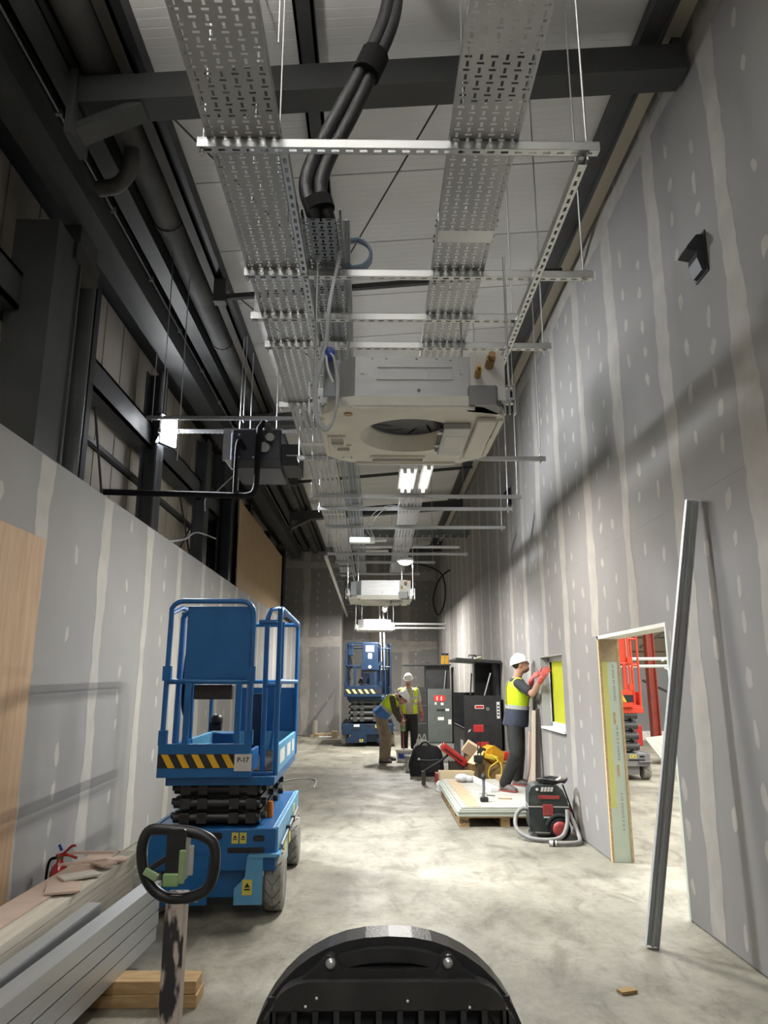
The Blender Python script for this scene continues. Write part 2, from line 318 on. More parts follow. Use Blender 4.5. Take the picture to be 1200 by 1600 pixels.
# ------------------------------------------------------------------ the shell
WX = 2.11; LX = -2.35; RETY = 22.4; ENDY = 24.7
struct(MB().box(-3.2, 16, -7, 30, -0.2, 0).build('floor', 'concrete'), 'dusty grey concrete floor of the corridor')
def rects_minus(r, holes):
    rs = [r]
    for (a0, a1, b0, b1) in holes:
        out = []
        for (u0, u1, w0, w1) in rs:
            if a1 <= u0 or a0 >= u1 or b1 <= w0 or b0 >= w1: out.append((u0, u1, w0, w1)); continue
            if w0 < b0: out.append((u0, u1, w0, b0))
            if b1 < w1: out.append((u0, u1, b1, w1))
            q0, q1 = max(w0, b0), min(w1, b1)
            if u0 < a0: out.append((u0, a0, q0, q1))
            if a1 < u1: out.append((a1, u1, q0, q1))
        rs = out
    return rs
def boards(wall, M, us, zs, holes, mb, mc, spots=True, wband=0.075, hband=0.085, seed=1, thick=0.0125, lo=-9, dens=0.82, cols=(0.33, 0.67), hskip=()):
    """plasterboards on a wall: M maps (u, z, n) to the world, n pointing into the corridor"""
    rnd = random.Random(seed)
    def B(m, u0, u1, z0, z1, n0, n1): m.box(u0, u1, z0, z1, n0, n1, M)
    for i in range(len(us) - 1):
        for j in range(len(zs) - 1):
            rs = rects_minus((us[i] + 0.0004, us[i + 1] - 0.0004, zs[j] + 0.0004, zs[j + 1] - 0.0004), holes)
            if not rs: continue
            m = MB()
            for r in rs: B(m, *r, -thick, 0)
            o = m.build('plasterboard', mb, wall)
            if us[i + 1] < lo or not spots: continue
            m = MB(); W = us[i + 1] - us[i]
            for fr in cols:
                z = zs[j] + rnd.uniform(0.1, 0.3)
                while z < zs[j + 1] - 0.1:
                    if rnd.random() < dens:
                        u = us[i] + W * fr + rnd.uniform(-0.02, 0.02)
                        if not any(a0 - 0.06 < u < a1 + 0.06 and b0 - 0.08 < z < b1 + 0.08 for a0, a1, b0, b1 in holes):
                            n = 10; ru = rnd.uniform(0.024, 0.046); rz = rnd.uniform(0.042, 0.085); sh = rnd.uniform(-0.4, 0.4)
                            pl = []
                            for k in range(n):
                                a = 2 * PI * k / n; q = rnd.uniform(0.75, 1.15)
                                pl.append((u + ru * q * math.cos(a) + sh * ru * math.sin(a), z + rz * q * math.sin(a)))
                            m.add([M @ Vector((p[0], p[1], 0.0007)) for p in pl], [tuple(range(n))])
                    z += rnd.uniform(0.2, 0.36)
            if m.f: s = m.build('filler_spots', mc, o, fix=False); s['kind'] = 'stuff'
    def ribbon(p0, p1, half, n, off, horiz):
        m = MB(); L = p1 - p0; k = max(2, int(L / n)); vs = []; fs = []
        e = [half * rnd.uniform(0.7, 1.2), half * rnd.uniform(0.7, 1.2)]; bulge = [rnd.uniform(0, 6), rnd.uniform(0, 6)]
        for q in range(k + 1):
            t = p0 + L * q / k
            for sd in (0, 1): e[sd] += (half * (0.95 + 0.22 * math.sin(bulge[sd] + t * 1.7)) - e[sd]) * 0.25 + rnd.uniform(-1, 1) * half * 0.16
            a, c = off - e[0], off + e[1]
            if horiz: vs += [M @ Vector((t, a, 0.0016)), M @ Vector((t, c, 0.0016))]
            else: vs += [M @ Vector((a, t, 0.0011)), M @ Vector((c, t, 0.0011))]
            if q: b = 2 * q - 2; fs.append((b, b + 1, b + 3, b + 2))
        m.add(vs, fs); m.build('joint_compound', mc, wall, fix=False)
    for u in us[1:-1]:
        if u < lo: continue
        segs = [(zs[0] + 0.01, zs[-1] - 0.01)]
        for a0, a1, b0, b1 in holes:
            if a0 - 0.09 < u < a1 + 0.09:
                ns = []
                for s0, s1 in segs:
                    if s0 < b0: ns.append((s0, min(s1, b0)))
                    if b1 < s1: ns.append((max(s0, b1), s1))
                segs = ns
        for s0, s1 in segs:
            if s1 - s0 > 0.1: ribbon(s0, s1, wband, 0.07, u, False)
    for z in zs[1:-1]:
        if z in hskip: continue
        ribbon(max(us[0], lo) + 0.01, us[-1] - 0.01, hband, 0.09, z, True)
# right partition wall with doorway and windows
DOOR = (5.27, 6.93, -0.1, 1.975); WIN1 = (8.25, 9.36, 1.0, 1.865); WIN2 = (14.5, 15.9, 1.0, 2.1)
holes_r = [DOOR, WIN1, WIN2]
Mr = Matrix(((0, 0, -1, WX), (1, 0, 0, 0), (0, 1, 0, 0), (0, 0, 0, 1)))
m = MB()
for (u0, u1, z0, z1) in rects_minus((-7, 30, 0, 6.25), holes_r): m.box(WX + 0.0125, WX + 0.19, u0, u1, z0, z1)
wr = struct(m.build('wall_right', 'core'), 'tall grey plasterboard partition with taped joints on the right')
us = [-7, -4.2, -1.5, 0.6, 1.65, 2.72] + [3.80 + 1.045 * k for k in range(20)] + [ENDY]
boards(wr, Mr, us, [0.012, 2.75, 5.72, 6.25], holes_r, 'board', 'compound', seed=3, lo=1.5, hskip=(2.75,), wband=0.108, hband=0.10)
# left low partition
Ml = Matrix(((0, 0, 1, LX), (1, 0, 0, 0), (0, 1, 0, 0), (0, 0, 0, 1)))
wl = struct(MB().box(LX - 0.12, LX - 0.0125, -7, RETY, 0, 3.12).build('wall_left', 'core'), 'low plasterboard partition on the left with pale taped joints')
us = [-7, -3.4, -1.0, 0.2, 1.4, 2.6, 3.8] + [5.03 + 1.215 * k for k in range(14)] + [RETY]
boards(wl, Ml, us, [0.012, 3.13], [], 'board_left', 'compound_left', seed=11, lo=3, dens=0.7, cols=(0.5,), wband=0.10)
# the corner that narrows the corridor and the end wall
wc = MB(); wc.box(-3.05, -1.05, RETY + 0.0125, RETY + 0.12, 0, 6.0); wc.box(-1.15, -1.0525, RETY + 0.12, ENDY, 0, 6.0)
wc = struct(wc.build('wall_corner', 'core'), 'tall plasterboard return wall at the far left')
Mc = Matrix(((1, 0, 0, 0), (0, 0, -1, RETY), (0, 1, 0, 0), (0, 0, 0, 1)))
boards(wc, Mc, [-3.05, -2.1, -1.04], [0.012, 2.75, 5.1, 6.0], [], 'board', 'compound', seed=21, wband=0.11, hband=0.13)
Ms = Matrix(((0, 0, 1, -1.04), (1, 0, 0, 0), (0, 1, 0, 0), (0, 0, 0, 1)))
boards(wc, Ms, [RETY - 0.0, ENDY], [0.012, 2.75, 6.0], [], 'compound_left', 'compound_left', seed=22, spots=False)
we = struct(MB().box(-1.05, WX + 0.1, ENDY + 0.0125, ENDY + 0.12, 0, 6.1).build('wall_end', 'core'), 'plasterboard wall closing the far end')
Me = Matrix(((1, 0, 0, 0), (0, 0, -1, ENDY), (0, 1, 0, 0), (0, 0, 0, 1)))
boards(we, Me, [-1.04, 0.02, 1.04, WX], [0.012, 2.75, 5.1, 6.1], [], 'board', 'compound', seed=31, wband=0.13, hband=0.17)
# outer cladding behind the left partition
oc = struct(MB().box(-3.12, -3.04, -7, RETY, 0, 5.75).build('wall_outer', 'steel_black'), 'beige clad outer wall above the left partition')
pm = MB().box(-0.02, 0.0, 0.014, 0.546, 0, 1.02).mesh('cladding_panel'); pm.materials.append(MAT['cladding'])
pm2 = MB().box(-0.02, 0.0, 0.014, 0.546, 0, 1.70).mesh('cladding_panel_tall'); pm2.materials.append(MAT['cladding'])
y = 2.4
while y < RETY - 0.6:
    inst(pm, 'cladding_panel', oc, (-3.02, y, 2.95)); inst(pm2, 'cladding_panel', oc, (-3.02, y, 4.03)); y += 0.56
# roof deck: ribbed white panels laid across the corridor
SL = 0.08; RZ = 5.80
def roofz(x): return RZ + SL * x
ce = MB(); a = math.atan(SL)
ce.add([(-1.75, -7, roofz(-1.75) + 0.05), (2.3, -7, roofz(2.3) + 0.05), (2.3, 30, roofz(2.3) + 0.05), (-1.75, 30, roofz(-1.75) + 0.05),
        (-1.75, -7, roofz(-1.75) + 0.1), (2.3, -7, roofz(2.3) + 0.1), (2.3, 30, roofz(2.3) + 0.1), (-1.75, 30, roofz(-1.75) + 0.1)],
       [(0, 1, 2, 3), (7, 6, 5, 4), (0, 4, 5, 1), (1, 5, 6, 2), (2, 6, 7, 3), (3, 7, 4, 0)])
ce = struct(ce.build('ceiling', 'roof_white'), 'white ribbed underside of the sloping roof')
prof = [(0.006, 0.045), (0.006, 0.012)]
for k in range(14):
    y0 = 0.004 + 0.992 * k / 14; d = 0.992 / 14
    prof += [(y0 + 0.004, 0.0), (y0 + d - 0.008, 0.0), (y0 + d - 0.004, 0.0016)]
prof += [(0.994, 0.012), (0.994, 0.045)]
m = MB(); vs = []
for x in (-1.7, 2.26): vs += [(x, yy, roofz(x) + zz) for yy, zz in prof]
n = len(prof); m.add(vs, [(i, i + 1, i + 1 + n, i + n) for i in range(n - 1)])
rp = m.mesh('roof_panel'); rp.materials.append(MAT['roof_white'])
for k in range(-4, 26): inst(rp, 'roof_panel', ce, (0, k + 0.37, 0))
struct(MB().box(-3.12, -1.62, -7, RETY + 0.1, 5.76, 5.82).build('trim_1', 'steel_black'), 'dark valley soffit over the left eaves')
struct(MB().box(1.93, WX + 0.02, -6, ENDY, 5.90, 5.93).build('trim_2', 'cream'), 'cream flashing strip along the top of the right wall')
struct(MB().box(1.80, 1.93, -6, ENDY, 5.82, 5.93).box(1.92, 1.94, -6, ENDY, 5.78, 5.93).build('trim_3', 'steel_dark'), 'dark steel angle running along the top of the right wall')
# ------------------------------------------------------------------ steelwork
def ibeam(m, y0, y1, x, z, w, h, t=0.018):   # along y
    m.box(x - w / 2, x + w / 2, y0, y1, z, z + t); m.box(x - w / 2, x + w / 2, y0, y1, z + h - t, z + h); m.box(x - t / 2, x + t / 2, y0, y1, z, z + h)
o = thing('eaves_beam', 'long dark steel box beam above the left partition, nearest the cladding', 'beam', (-2.42, -6, 5.28))
MB().box(-0.13, 0.13, 0, 28.2, 0, 0.27).build('box_section', 'steel_dark', o)
MB().tube([(0.15, 0, 0.24), (0.15, 28.2, 0.24)], 0.012, 6).build('conduit', 'galv_dark', o)
for k in range(14): MB().box(0.13, 0.175, 6 + 1.1 * k, 6.03 + 1.1 * k, 0.22, 0.26).build('conduit_clip', 'zinc', o)
o = thing('lattice_angle', 'second dark steel rail between the eaves beam and the drain pipe', 'beam', (-2.12, -6, 5.5))
MB().box(-0.09, 0.09, 0, 28.2, 0, 0.02).box(-0.09, -0.07, 0, 28.2, 0, 0.16).box(0.07, 0.09, 0, 28.2, -0.02, 0.16).build('channel_section', 'steel_dark', o)
o = thing('drain_pipe', 'fat dark insulated drain pipe along the left eaves with an elbow outlet', 'pipe', (-1.86, -6, 5.60))
yy = 0
for k in range(12): MB().cyl((0, yy, 0), (0, yy + 2.36, 0), 0.125, 14).ring((0, yy + 2.3, 0), (0, yy + 2.38, 0), 0.12, 0.135, 16).build('pipe_length', 'pipe_dark', o); yy += 2.36
MB().tube(spl([(0, 10.72, -0.02), (0.0, 10.76, -0.14), (-0.03, 10.82, -0.24), (-0.14, 10.9, -0.3), (-0.3, 10.95, -0.3)], 6), 0.06, 12).build('elbow', 'pipe_dark', o)
o = thing('eaves_purlin', 'brown-black steel purlin between the drain pipe and the white roof', 'beam', (-1.62, -6, 5.5))
MB().box(-0.08, 0.02, 0, 28.2, 0, 0.02).box(0.0, 0.02, 0, 28.2, 0, 0.16).build('web', 'steel_brown', o); MB().box(0.02, 0.085, 0, 28.2, 0.02, 0.165).build('flange', 'steel_black', o)
o = thing('roof_purlin', 'slim dark purlin under the white roof between the two cable tray runs', 'beam', (-0.46, -6, roofz(-0.46) - 0.1))
MB().box(-0.065, 0.065, 0, 30.5, 0, 0.03).box(-0.065, -0.045, 0, 30.5, 0, 0.1).box(0.045, 0.065, 0, 30.5, 0, 0.1).build('section', 'steel_dark', o)
ordn = ['nearest', 'second', 'third', 'farthest']
for k, y in enumerate((4.1, 10.3, 16.6, 22.3)):
    o = thing('roof_beam', ordn[k] + ' dark steel beam crossing under the roof, with a braced left end', 'beam', (0, y, 0), 0, 'roof cross beams')
    def bz(x): return 5.385 + SL * x
    xl = -1.95 if y < 20 else -1.0
    m = MB(); m.bar((xl, 0, bz(xl) + 0.1), (2.08, 0, bz(2.08) + 0.1), 0.20, 0.2); m.build('beam', 'steel_dark', o)
    if y < 20:
        MB().box(-2.0, -1.95, -0.13, 0.13, 4.98, 5.46).build('end_plate', 'steel_dark', o)
        MB().bar((-1.97, 0, 5.06), (-1.55, 0, 5.27), 0.16, 0.05).build('brace', 'steel_dark', o)
    MB().box(2.02, 2.08, -0.05, 0.05, 5.74, 5.85).build('cleat', 'steel_dark', o)
for k, y in enumerate((6.6, 13.5)):
    o = thing('tie_rod', ['nearer', 'farther'][k] + ' slim dark tie bar slung across under the roof', 'tie bar', (0, y, 0))
    MB().bar((-1.55, 0, 5.31), (1.9, 0, 5.31 + 3.45 * 0.094), 0.05, 0.05).build('bar', 'steel_dark', o)
    MB().box(-1.62, -1.5, -0.05, 0.05, 5.25, 5.5).build('cleat', 'steel_dark', o)
for k, (y, dy, x0) in enumerate(((4.2, 2.2, -1.5), (6.7, -2.4, -0.5), (6.7, 2.5, -1.45))):
    tag(MB().cyl((x0, y, 5.42), (x0 + 0.95, y + dy, 5.55), 0.008, 6).build('bracing_wire', 'steel_dark'), ['thin diagonal wire brace behind the nearest roof beam', 'thin diagonal wire brace crossing toward the slim purlin', 'thin diagonal wire brace beyond the slim tie bar'][k], 'wire')
# columns along the outer wall
def hcol(name, label, y, x, w, d, z1, parts=True, m_='steel_dark', group='outer wall columns'):
    o = thing(name, label, 'column', (x, y, 0), 0, group)
    t = 0.02
    MB().box(-d / 2, d / 2, -t / 2, t / 2, 0, z1).build('web', m_, o)
    MB().box(-d / 2, -d / 2 + t, -w / 2, w / 2, 0, z1).build('flange', m_, o); MB().box(d / 2 - t, d / 2, -w / 2, w / 2, 0, z1).build('flange', m_, o)
    return o
o = thing('steel_column', 'thick dark steel column at the left edge, with a bracket on its head', 'column', (-2.66, 5.32, 0), 0, 'outer wall columns')
MB().box(-0.17, 0.17, -0.27, 0.14, 0, 5.1).build('shaft', 'steel_dark', o)
MB().box(0.02, 0.19, 0.14, 0.17, 0, 4.95).build('flange', 'steel_dark', o)
MB().box(-0.15, 0.2, 0.06, 0.42, 5.1, 5.28).build('cap', 'steel_dark', o); MB().box(-0.12, 0.2, 0.02, 0.5, 4.95, 5.1).build('bracket', 'steel_brown', o)
o = thing('steel_post', 'slim round dark post just right of the thick column', 'column', (-2.66, 6.0, 0), 0, 'outer wall columns')
MB().cyl((0, 0, 0), (0, 0, 5.2), 0.10, 16).build('shaft', 'steel_dark', o); MB().box(0.0, 0.07, 0.13, 0.23, 0, 5.2).build('backing_angle', 'steel_black', o)
hcol('steel_column', 'dark steel column carrying the bright floodlight', 8.45, -2.72, 0.26, 0.2, 5.28)
hcol('steel_column', 'slim dark column just beyond the floodlight column', 11.0, -2.72, 0.24, 0.2, 5.28)
o = hcol('steel_column', 'heavy black column with a sloping haunch beside the brown ply sheet', 12.6, -2.62, 0.6, 0.24, 5.28, m_='steel_black')
MB().prism([(0, 0), (0.9, 0), (0.9, 0.28), (0.5, 0.55), (0, 0.55)], -0.1, 0.1, Matrix.Translation((0.0, -0.95, 4.72)) @ Matrix.Rotation(PI / 2, 4, 'Z') @ Matrix.Rotation(PI / 2, 4, 'X')).build('haunch', 'steel_black', o)
hcol('steel_column', 'dark column rising behind the brown ply sheet', 15.2, -2.75, 0.3, 0.2, 5.28, m_='steel_black')
hcol('steel_column', 'dark column near the far end of the brown ply sheet', 18.0, -2.75, 0.3, 0.2, 5.28, m_='steel_black')
hcol('steel_column', 'last dark column before the far return wall', 20.6, -2.70, 0.4, 0.24, 5.28, m_='steel_black')
o = thing('sheeting_rail', 'broad dark horizontal rail along the beige cladding', 'rail', (-2.82, -6, 4.32))
MB().box(-0.13, 0.1, 0, 28, 0, 0.03).box(0.07, 0.1, 0, 28, 0, 0.3).box(-0.13, 0.1, 0, 28, 0.27, 0.3).build('channel', 'steel_dark', o)
o = thing('sheeting_rail', 'thin dark horizontal rail low on the beige cladding', 'rail', (-2.98, -6, 3.98)); MB().box(-0.03, 0.03, 0, 28, 0, 0.05).build('angle', 'steel_dark', o)
for k, (y0, y1, z0, z1) in enumerate(((6.9, 7.6, 4.7, 3.2), (10.3, 11.6, 3.2, 4.3), (11.6, 10.4, 3.1, 4.3), (5.1, 4.4, 4.7, 4.3))):
    tag(MB().cyl((-2.9, y0, z0), (-2.9, y1, z1), 0.014, 6).build('wall_brace', 'steel_dark'), ['steep thin bracing bar against the cladding by the round post', 'thin bracing bar rising between the columns past the floodlight', 'thin bracing bar crossing the other one past the floodlight', 'thick short bracing bar left of the thick column'][k], 'brace')
# hoarding boards
o = MB().box(0, 0.018, 0, 2.4, 0, 2.52).build('plywood_sheet', 'plywood'); o.location = (LX + 0.004, 2.66, 0.012); tag(o, 'pale pinkish plywood sheet standing against the left partition at the frame edge', 'board')
o = MB().box(0, 0.02, 0, 6.0, 0, 1.6).build('plywood_sheet', 'ply_dark'); o.location = (LX - 0.08, 12.6, 3.13); tag(o, 'brown plywood sheet standing on top of the left partition', 'board')
# ------------------------------------------------------------------ doorway and windows
d = bpy.data.objects.new('door_1', None); COL.objects.link(d); d.location = (WX, 0, 0); struct(d, 'unfinished doorway opening through the right partition into the bright hall')
y1 = DOOR[1]; y0 = DOOR[0]; zt = DOOR[3]
MB().box(0.016, 0.175, y1 - 0.03, y1, 0, 1.74).build('jamb_lining', 'insul_green', d)
MB().box(0.016, 0.07, y1 - 0.0315, y1 - 0.028, 0.45, 1.74).build('yellow_edge', 'insul_yellow', d)
MB().box(0.016, 0.175, y1 - 0.034, y1, 1.74, zt).build('head_block', 'timber_pale', d)
for x in (-0.002, 0.172): MB().box(x, x + 0.02, y1 - 0.036, y1, 0, zt).build('jamb_edge', 'osb', d)
for z in (0.72, 1.18): MB().box(0.10, 0.118, y1 - 0.033, y1 - 0.029, z, z + 0.1).build('slot', 'osb', d)
MB().box(-0.002, 0.192, y0, y1, zt - 0.03, zt).build('head_lining', 'gypsum', d)
MB().box(0.0, 0.192, y0, y0 + 0.03, 0, zt - 0.03).build('jamb_lining', 'insul_green', d)
rnd = random.Random(4)
for z in (1.55, 1.0, 0.42):                                     # rows of tiny faded print, running down the lining
    m = MB(); zz = z + 0.16
    while zz > z - 0.16:
        h = rnd.choice((0.012, 0.018, 0.022)); m.box(0.112, 0.132, y1 - 0.0308, y1 - 0.0295, zz - h, zz); zz -= h + rnd.choice((0.006, 0.006, 0.016))
    m.build('print', 'print_grey', d)
def window(name, w, label, glass_x):
    o = bpy.data.objects.new(name, None); COL.objects.link(o); o.location = (WX, 0, 0); struct(o, label)
    a0, a1, b0, b1 = w; m = MB()
    m.box(-0.004, 0.19, a0, a0 + 0.012, b0, b1).box(-0.004, 0.19, a1 - 0.012, a1, b0, b1).box(-0.004, 0.19, a0, a1, b1 - 0.012, b1); m.build('reveal', 'board_left', o)
    MB().box(-0.03, 0.17, a0 - 0.01, a1 + 0.01, b0 - 0.004, b0 + 0.02).build('window_sill', 'upvc', o)
    f = MB(); t = 0.055; x0, x1 = glass_x, glass_x + 0.05
    f.box(x0, x1, a0 + 0.012, a0 + 0.012 + t, b0 + 0.02, b1 - 0.012).box(x0, x1, a1 - 0.012 - t, a1 - 0.012, b0 + 0.02, b1 - 0.012)
    f.box(x0, x1, a0, a1, b0 + 0.02, b0 + 0.02 + t).box(x0, x1, a0, a1, b1 - 0.012 - t, b1 - 0.012); f.build('window_frame', 'upvc', o, bevel=0.004)
    MB().box(x0 + 0.02, x0 + 0.03, a0 + 0.06, a1 - 0.06, b0 + 0.07, b1 - 0.06).build('window_pane', 'film_yellow', o)
    MB().box(x0 - 0.004, x0 + 0.02, a1 - 0.085, a1 - 0.067, b0 + 0.075, b1 - 0.067).build('gasket', 'rubber', o)
window('window_1', WIN1, 'white framed window covered in yellow film, where the man works', 0.10)
window('window_2', WIN2, 'far window covered in yellow film behind the open black site box', 0.02)
# ------------------------------------------------------------------ overhead services
def holes_grid(m, xs, ys, hole, z, flip=False):
    """flat perforated sheet: grid of quads without the cells that hole() names"""
    nx, ny = len(xs), len(ys)
    vs = [(x, y, z) for y in ys for x in xs]; fs = []
    for j in range(ny - 1):
        for i in range(nx - 1):
            if hole(i, j): continue
            a = j * nx + i; fs.append((a, a + 1, a + 1 + nx, a + nx))
    m.add(vs, fs)
def tray_mesh(name, W, L, ncol, matname, flange=0.055):
    m = MB(); pitch = W / ncol; xs = [0.0]; kind = [None]
    for c in range(ncol):
        cx = pitch * (c + 0.5)
        for d in (-0.0135, -0.0055, 0.0055, 0.0135): xs.append(cx + d)
    xs.append(W)
    P = 0.06; cuts = [0, 0.005, 0.015, 0.025, 0.03, 0.035, 0.045, 0.055]; ys = []
    n = int(round(L / P))
    for k in range(n): ys += [k * P + c for c in cuts]
    ys.append(n * P)
    def hole(i, j):
        if i == 0 or (i - 1) % 4 == 3: return False
        c = (i - 1) // 4; s = (i - 1) % 4; q = j % 8
        if c % 2 == 0: lng = q in (0, 1, 2); tr = q == 5
        else: lng = q in (4, 5, 6); tr = q == 1
        if lng: return s == 1
        if tr: return s in (0, 1, 2)
        return False
    holes_grid(m, xs, ys, hole, 0)
    L = n * P
    for x in (0, W):                                   # side flange with its own row of slots and a rolled lip
        zs = [0, 0.022, 0.032, flange]; yy = []
        for k in range(n): yy += [k * P, k * P + 0.018, k * P + 0.042]
        yy.append(L); vs = [(x, y, z) for y in yy for z in zs]; fs = []
        for j in range(len(yy) - 1):
            for i in range(3):
                if i == 1 and j % 3 == 1: continue
                a = j * 4 + i; fs.append((a, a + 1, a + 5, a + 4))
        m.add(vs, fs)
        s = 1 if x == 0 else -1
        m.box(x - 0.001 if s > 0 else x - 0.010, x + 0.010 if s > 0 else x + 0.001, 0, L, flange - 0.004, flange)
    me = m.mesh(name); me.materials.append(MAT[matname]); return me, L
def tray_run(label, x0, W, ncol, y0, nlen, z, matname, L=3.0):
    o = thing('cable_tray', label, 'cable tray', (x0, y0, z), 0, 'perforated cable tray runs')
    me, LL = tray_mesh('tray_length', W, L, ncol, matname)
    for k in range(nlen):
        inst(me, 'tray_length', o, (0, k * LL, 0))
        if k:
            m = MB()
            for x in (-0.004, W - 0.0): m.box(x, x + 0.004, k * LL - 0.12, k * LL + 0.12, 0.003, 0.05)
            m.box(0.004, W - 0.004, k * LL - 0.05, k * LL + 0.05, -0.003, -0.001)
            p = m.build('joint_plate', 'zinc', o)
            for x in (-0.008, W + 0.008):
                for dy in (-0.09, -0.045, 0.045, 0.09): MB().cyl((x - 0.006, k * LL + dy, 0.03), (x + 0.006, k * LL + dy, 0.03), 0.007, 6).build('bolt', 'galv_dark', p)
    return o
TZ = 3.79
tray_run('wide perforated galvanised cable tray run nearest the left wall', -0.715, 0.31, 6, 0.66, 5, TZ, 'galv')
tray_run('dark perforated cable tray run that the black conduits drop into', -0.375, 0.20, 5, 3.18, 4, TZ + 0.012, 'galv_dark')
tray_run('perforated galvanised cable tray run nearest the right wall', 0.315, 0.29, 6, 0.30, 5, TZ, 'galv')
def strut_mesh(L, name='channel'):
    """slotted 41 mm channel along x, slots in the bottom face"""
    m = MB(); n = max(1, int(L / 0.06)); off = (L - n * 0.06) / 2
    xs = [0.0]
    for k in range(n): xs += [off + k * 0.06 + 0.014, off + k * 0.06 + 0.046]
    xs.append(L); ys = [-0.0205, -0.007, 0.007, 0.0205]
    holes_grid(m, xs, ys, lambda i, j: j == 1 and i % 2 == 1, 0)
    for y in (-0.0205, 0.0185): m.box(0, L, y, y + 0.002, 0, 0.041)
    for y0, y1 in ((-0.0205, -0.011), (0.011, 0.0205)): m.box(0, L, y0, y1, 0.039, 0.041)
    return m
def hanger(label, y, x0, x1, z, rods=(0.02, -0.05), top=None):
    o = thing('trapeze_hanger', label, 'hanger', (x0, y, z - 0.042), 0, 'slotted strut hangers under the trays'); L = x1 - x0
    me = strut_mesh(L).mesh('channel'); me.materials.append(MAT['zinc']); inst(me, 'channel', o)
    for r in rods:
        x = r if r >= 0 else L + r; zt = (top if top else roofz(x0 + x) - 0.0) - (z - 0.042)
        MB().cyl((x, 0, -0.03), (x, 0, zt), 0.0055, 6).build('threaded_rod', 'zinc', o)
        MB().cyl((x, 0, -0.012), (x, 0, -0.002), 0.011, 6).build('nut', 'zinc', o); MB().box(x - 0.02, x + 0.02, -0.02, 0.02, 0.041, 0.046).build('square_washer', 'zinc', o)
    return o
HG = [(2.64, -0.755, 0.95, TZ, 'nearest slotted hanger, the widest one right across the top'), (3.63, -0.73, 1.215, TZ, 'second slotted hanger from the camera, just before the large air conditioner'),
      (4.12, -0.775, 0.905, TZ, 'third slotted hanger from the camera, short on its right side'), (4.51, -0.745, 1.19, TZ, 'fourth slotted hanger, right above the large air conditioner'),
      (5.6, -0.79, 0.88, TZ, 'fifth slotted hanger, half hidden by the large air conditioner'), (7.03, -0.79, 1.735, TZ, 'sixth slotted hanger, beside the bright lamp tubes'),
      (8.58, -0.795, 1.80, TZ, 'seventh slotted hanger, at the far ends of the lamp tubes'), (9.23, -0.75, 1.80, TZ, 'eighth slotted hanger, before the emergency light'),
      (10.4, -0.745, 1.92, TZ, 'ninth slotted hanger, just beyond the emergency light'), (12.66, -0.84, 1.65, TZ, 'tenth slotted hanger, beside the round lamp'),
      (13.58, -0.75, 1.15, TZ, 'eleventh slotted hanger, beyond the round lamp'), (15.1, -0.75, 0.95, TZ, 'twelfth slotted hanger, the farthest one')]
for y, x0, x1, z, lb in HG: hanger(lb, y, x0, x1, z - 0.002)
def runner(label, x, y0, y1, z):
    o = thing('strut_runner', label, 'strut', (x, y0, z), PI / 2); me = strut_mesh(y1 - y0).mesh('channel'); me.materials.append(MAT['zinc']); inst(me, 'channel', o)
    for k in (0.06, y1 - y0 - 0.06): MB().box(k - 0.025, k + 0.025, -0.02, 0.02, 0.041, 0.047).build('square_washer', 'zinc', o)
runner('slotted strut running lengthways along the right edge of the wide left tray', -0.395, 2.66, 6.9, TZ - 0.04 + 0.002)
runner('slotted strut running lengthways between tray and right wall', 0.885, 2.66, 5.6, TZ - 0.042 - 0.043)
for k, (x, y) in enumerate(((-0.46, 2.95), (-0.36, 2.2), (0.5, 3.5), (0.62, 4.0))):
    tag(MB().cyl((x, y, TZ + 0.05), (x, y, roofz(x)), 0.004, 6).build('drop_rod', 'zinc'), ['thin drop rod beside the bent black conduits', 'thin drop rod right of the wide left tray at the top edge', 'thin drop rod rising past the right tray near its joint', 'thin drop rod rising from behind the right tray'][k], 'rod')
# black twin conduits falling into the dark tray
o = thing('conduit_pair', 'two thick black flexible conduits taped together, dropping into the dark tray', 'conduit', (0, 3.25, 0))
for dx, dy in ((-0.036, 0), (0.036, 0.015)):
    MB().tube(spl([(0.10 + dx * 0.4, dy, 5.78), (0.085 + dx * .6, dy, 5.2), (-0.03 + dx * .7, dy, 4.82), (-0.16 + dx, dy, 4.5), (-0.29 + dx, dy, 4.2), (-0.325 + dx, dy, 4.02), (-0.275 + dx * 0.9, dy + 0.02, 3.86), (-0.265 + dx * 0.9, dy + 0.3, 3.84)], 8), 0.038, 10).build('conduit', 'conduit', o)
MB().tube([(-0.005, 0.006, 4.87), (-0.055, 0.006, 4.74)], 0.078, 12).build('tape_wrap', 'rubber', o)
MB().tube([(-0.302, 0.006, 3.96), (-0.283, 0.012, 3.90)], 0.078, 12).build('tape_wrap', 'rubber', o)
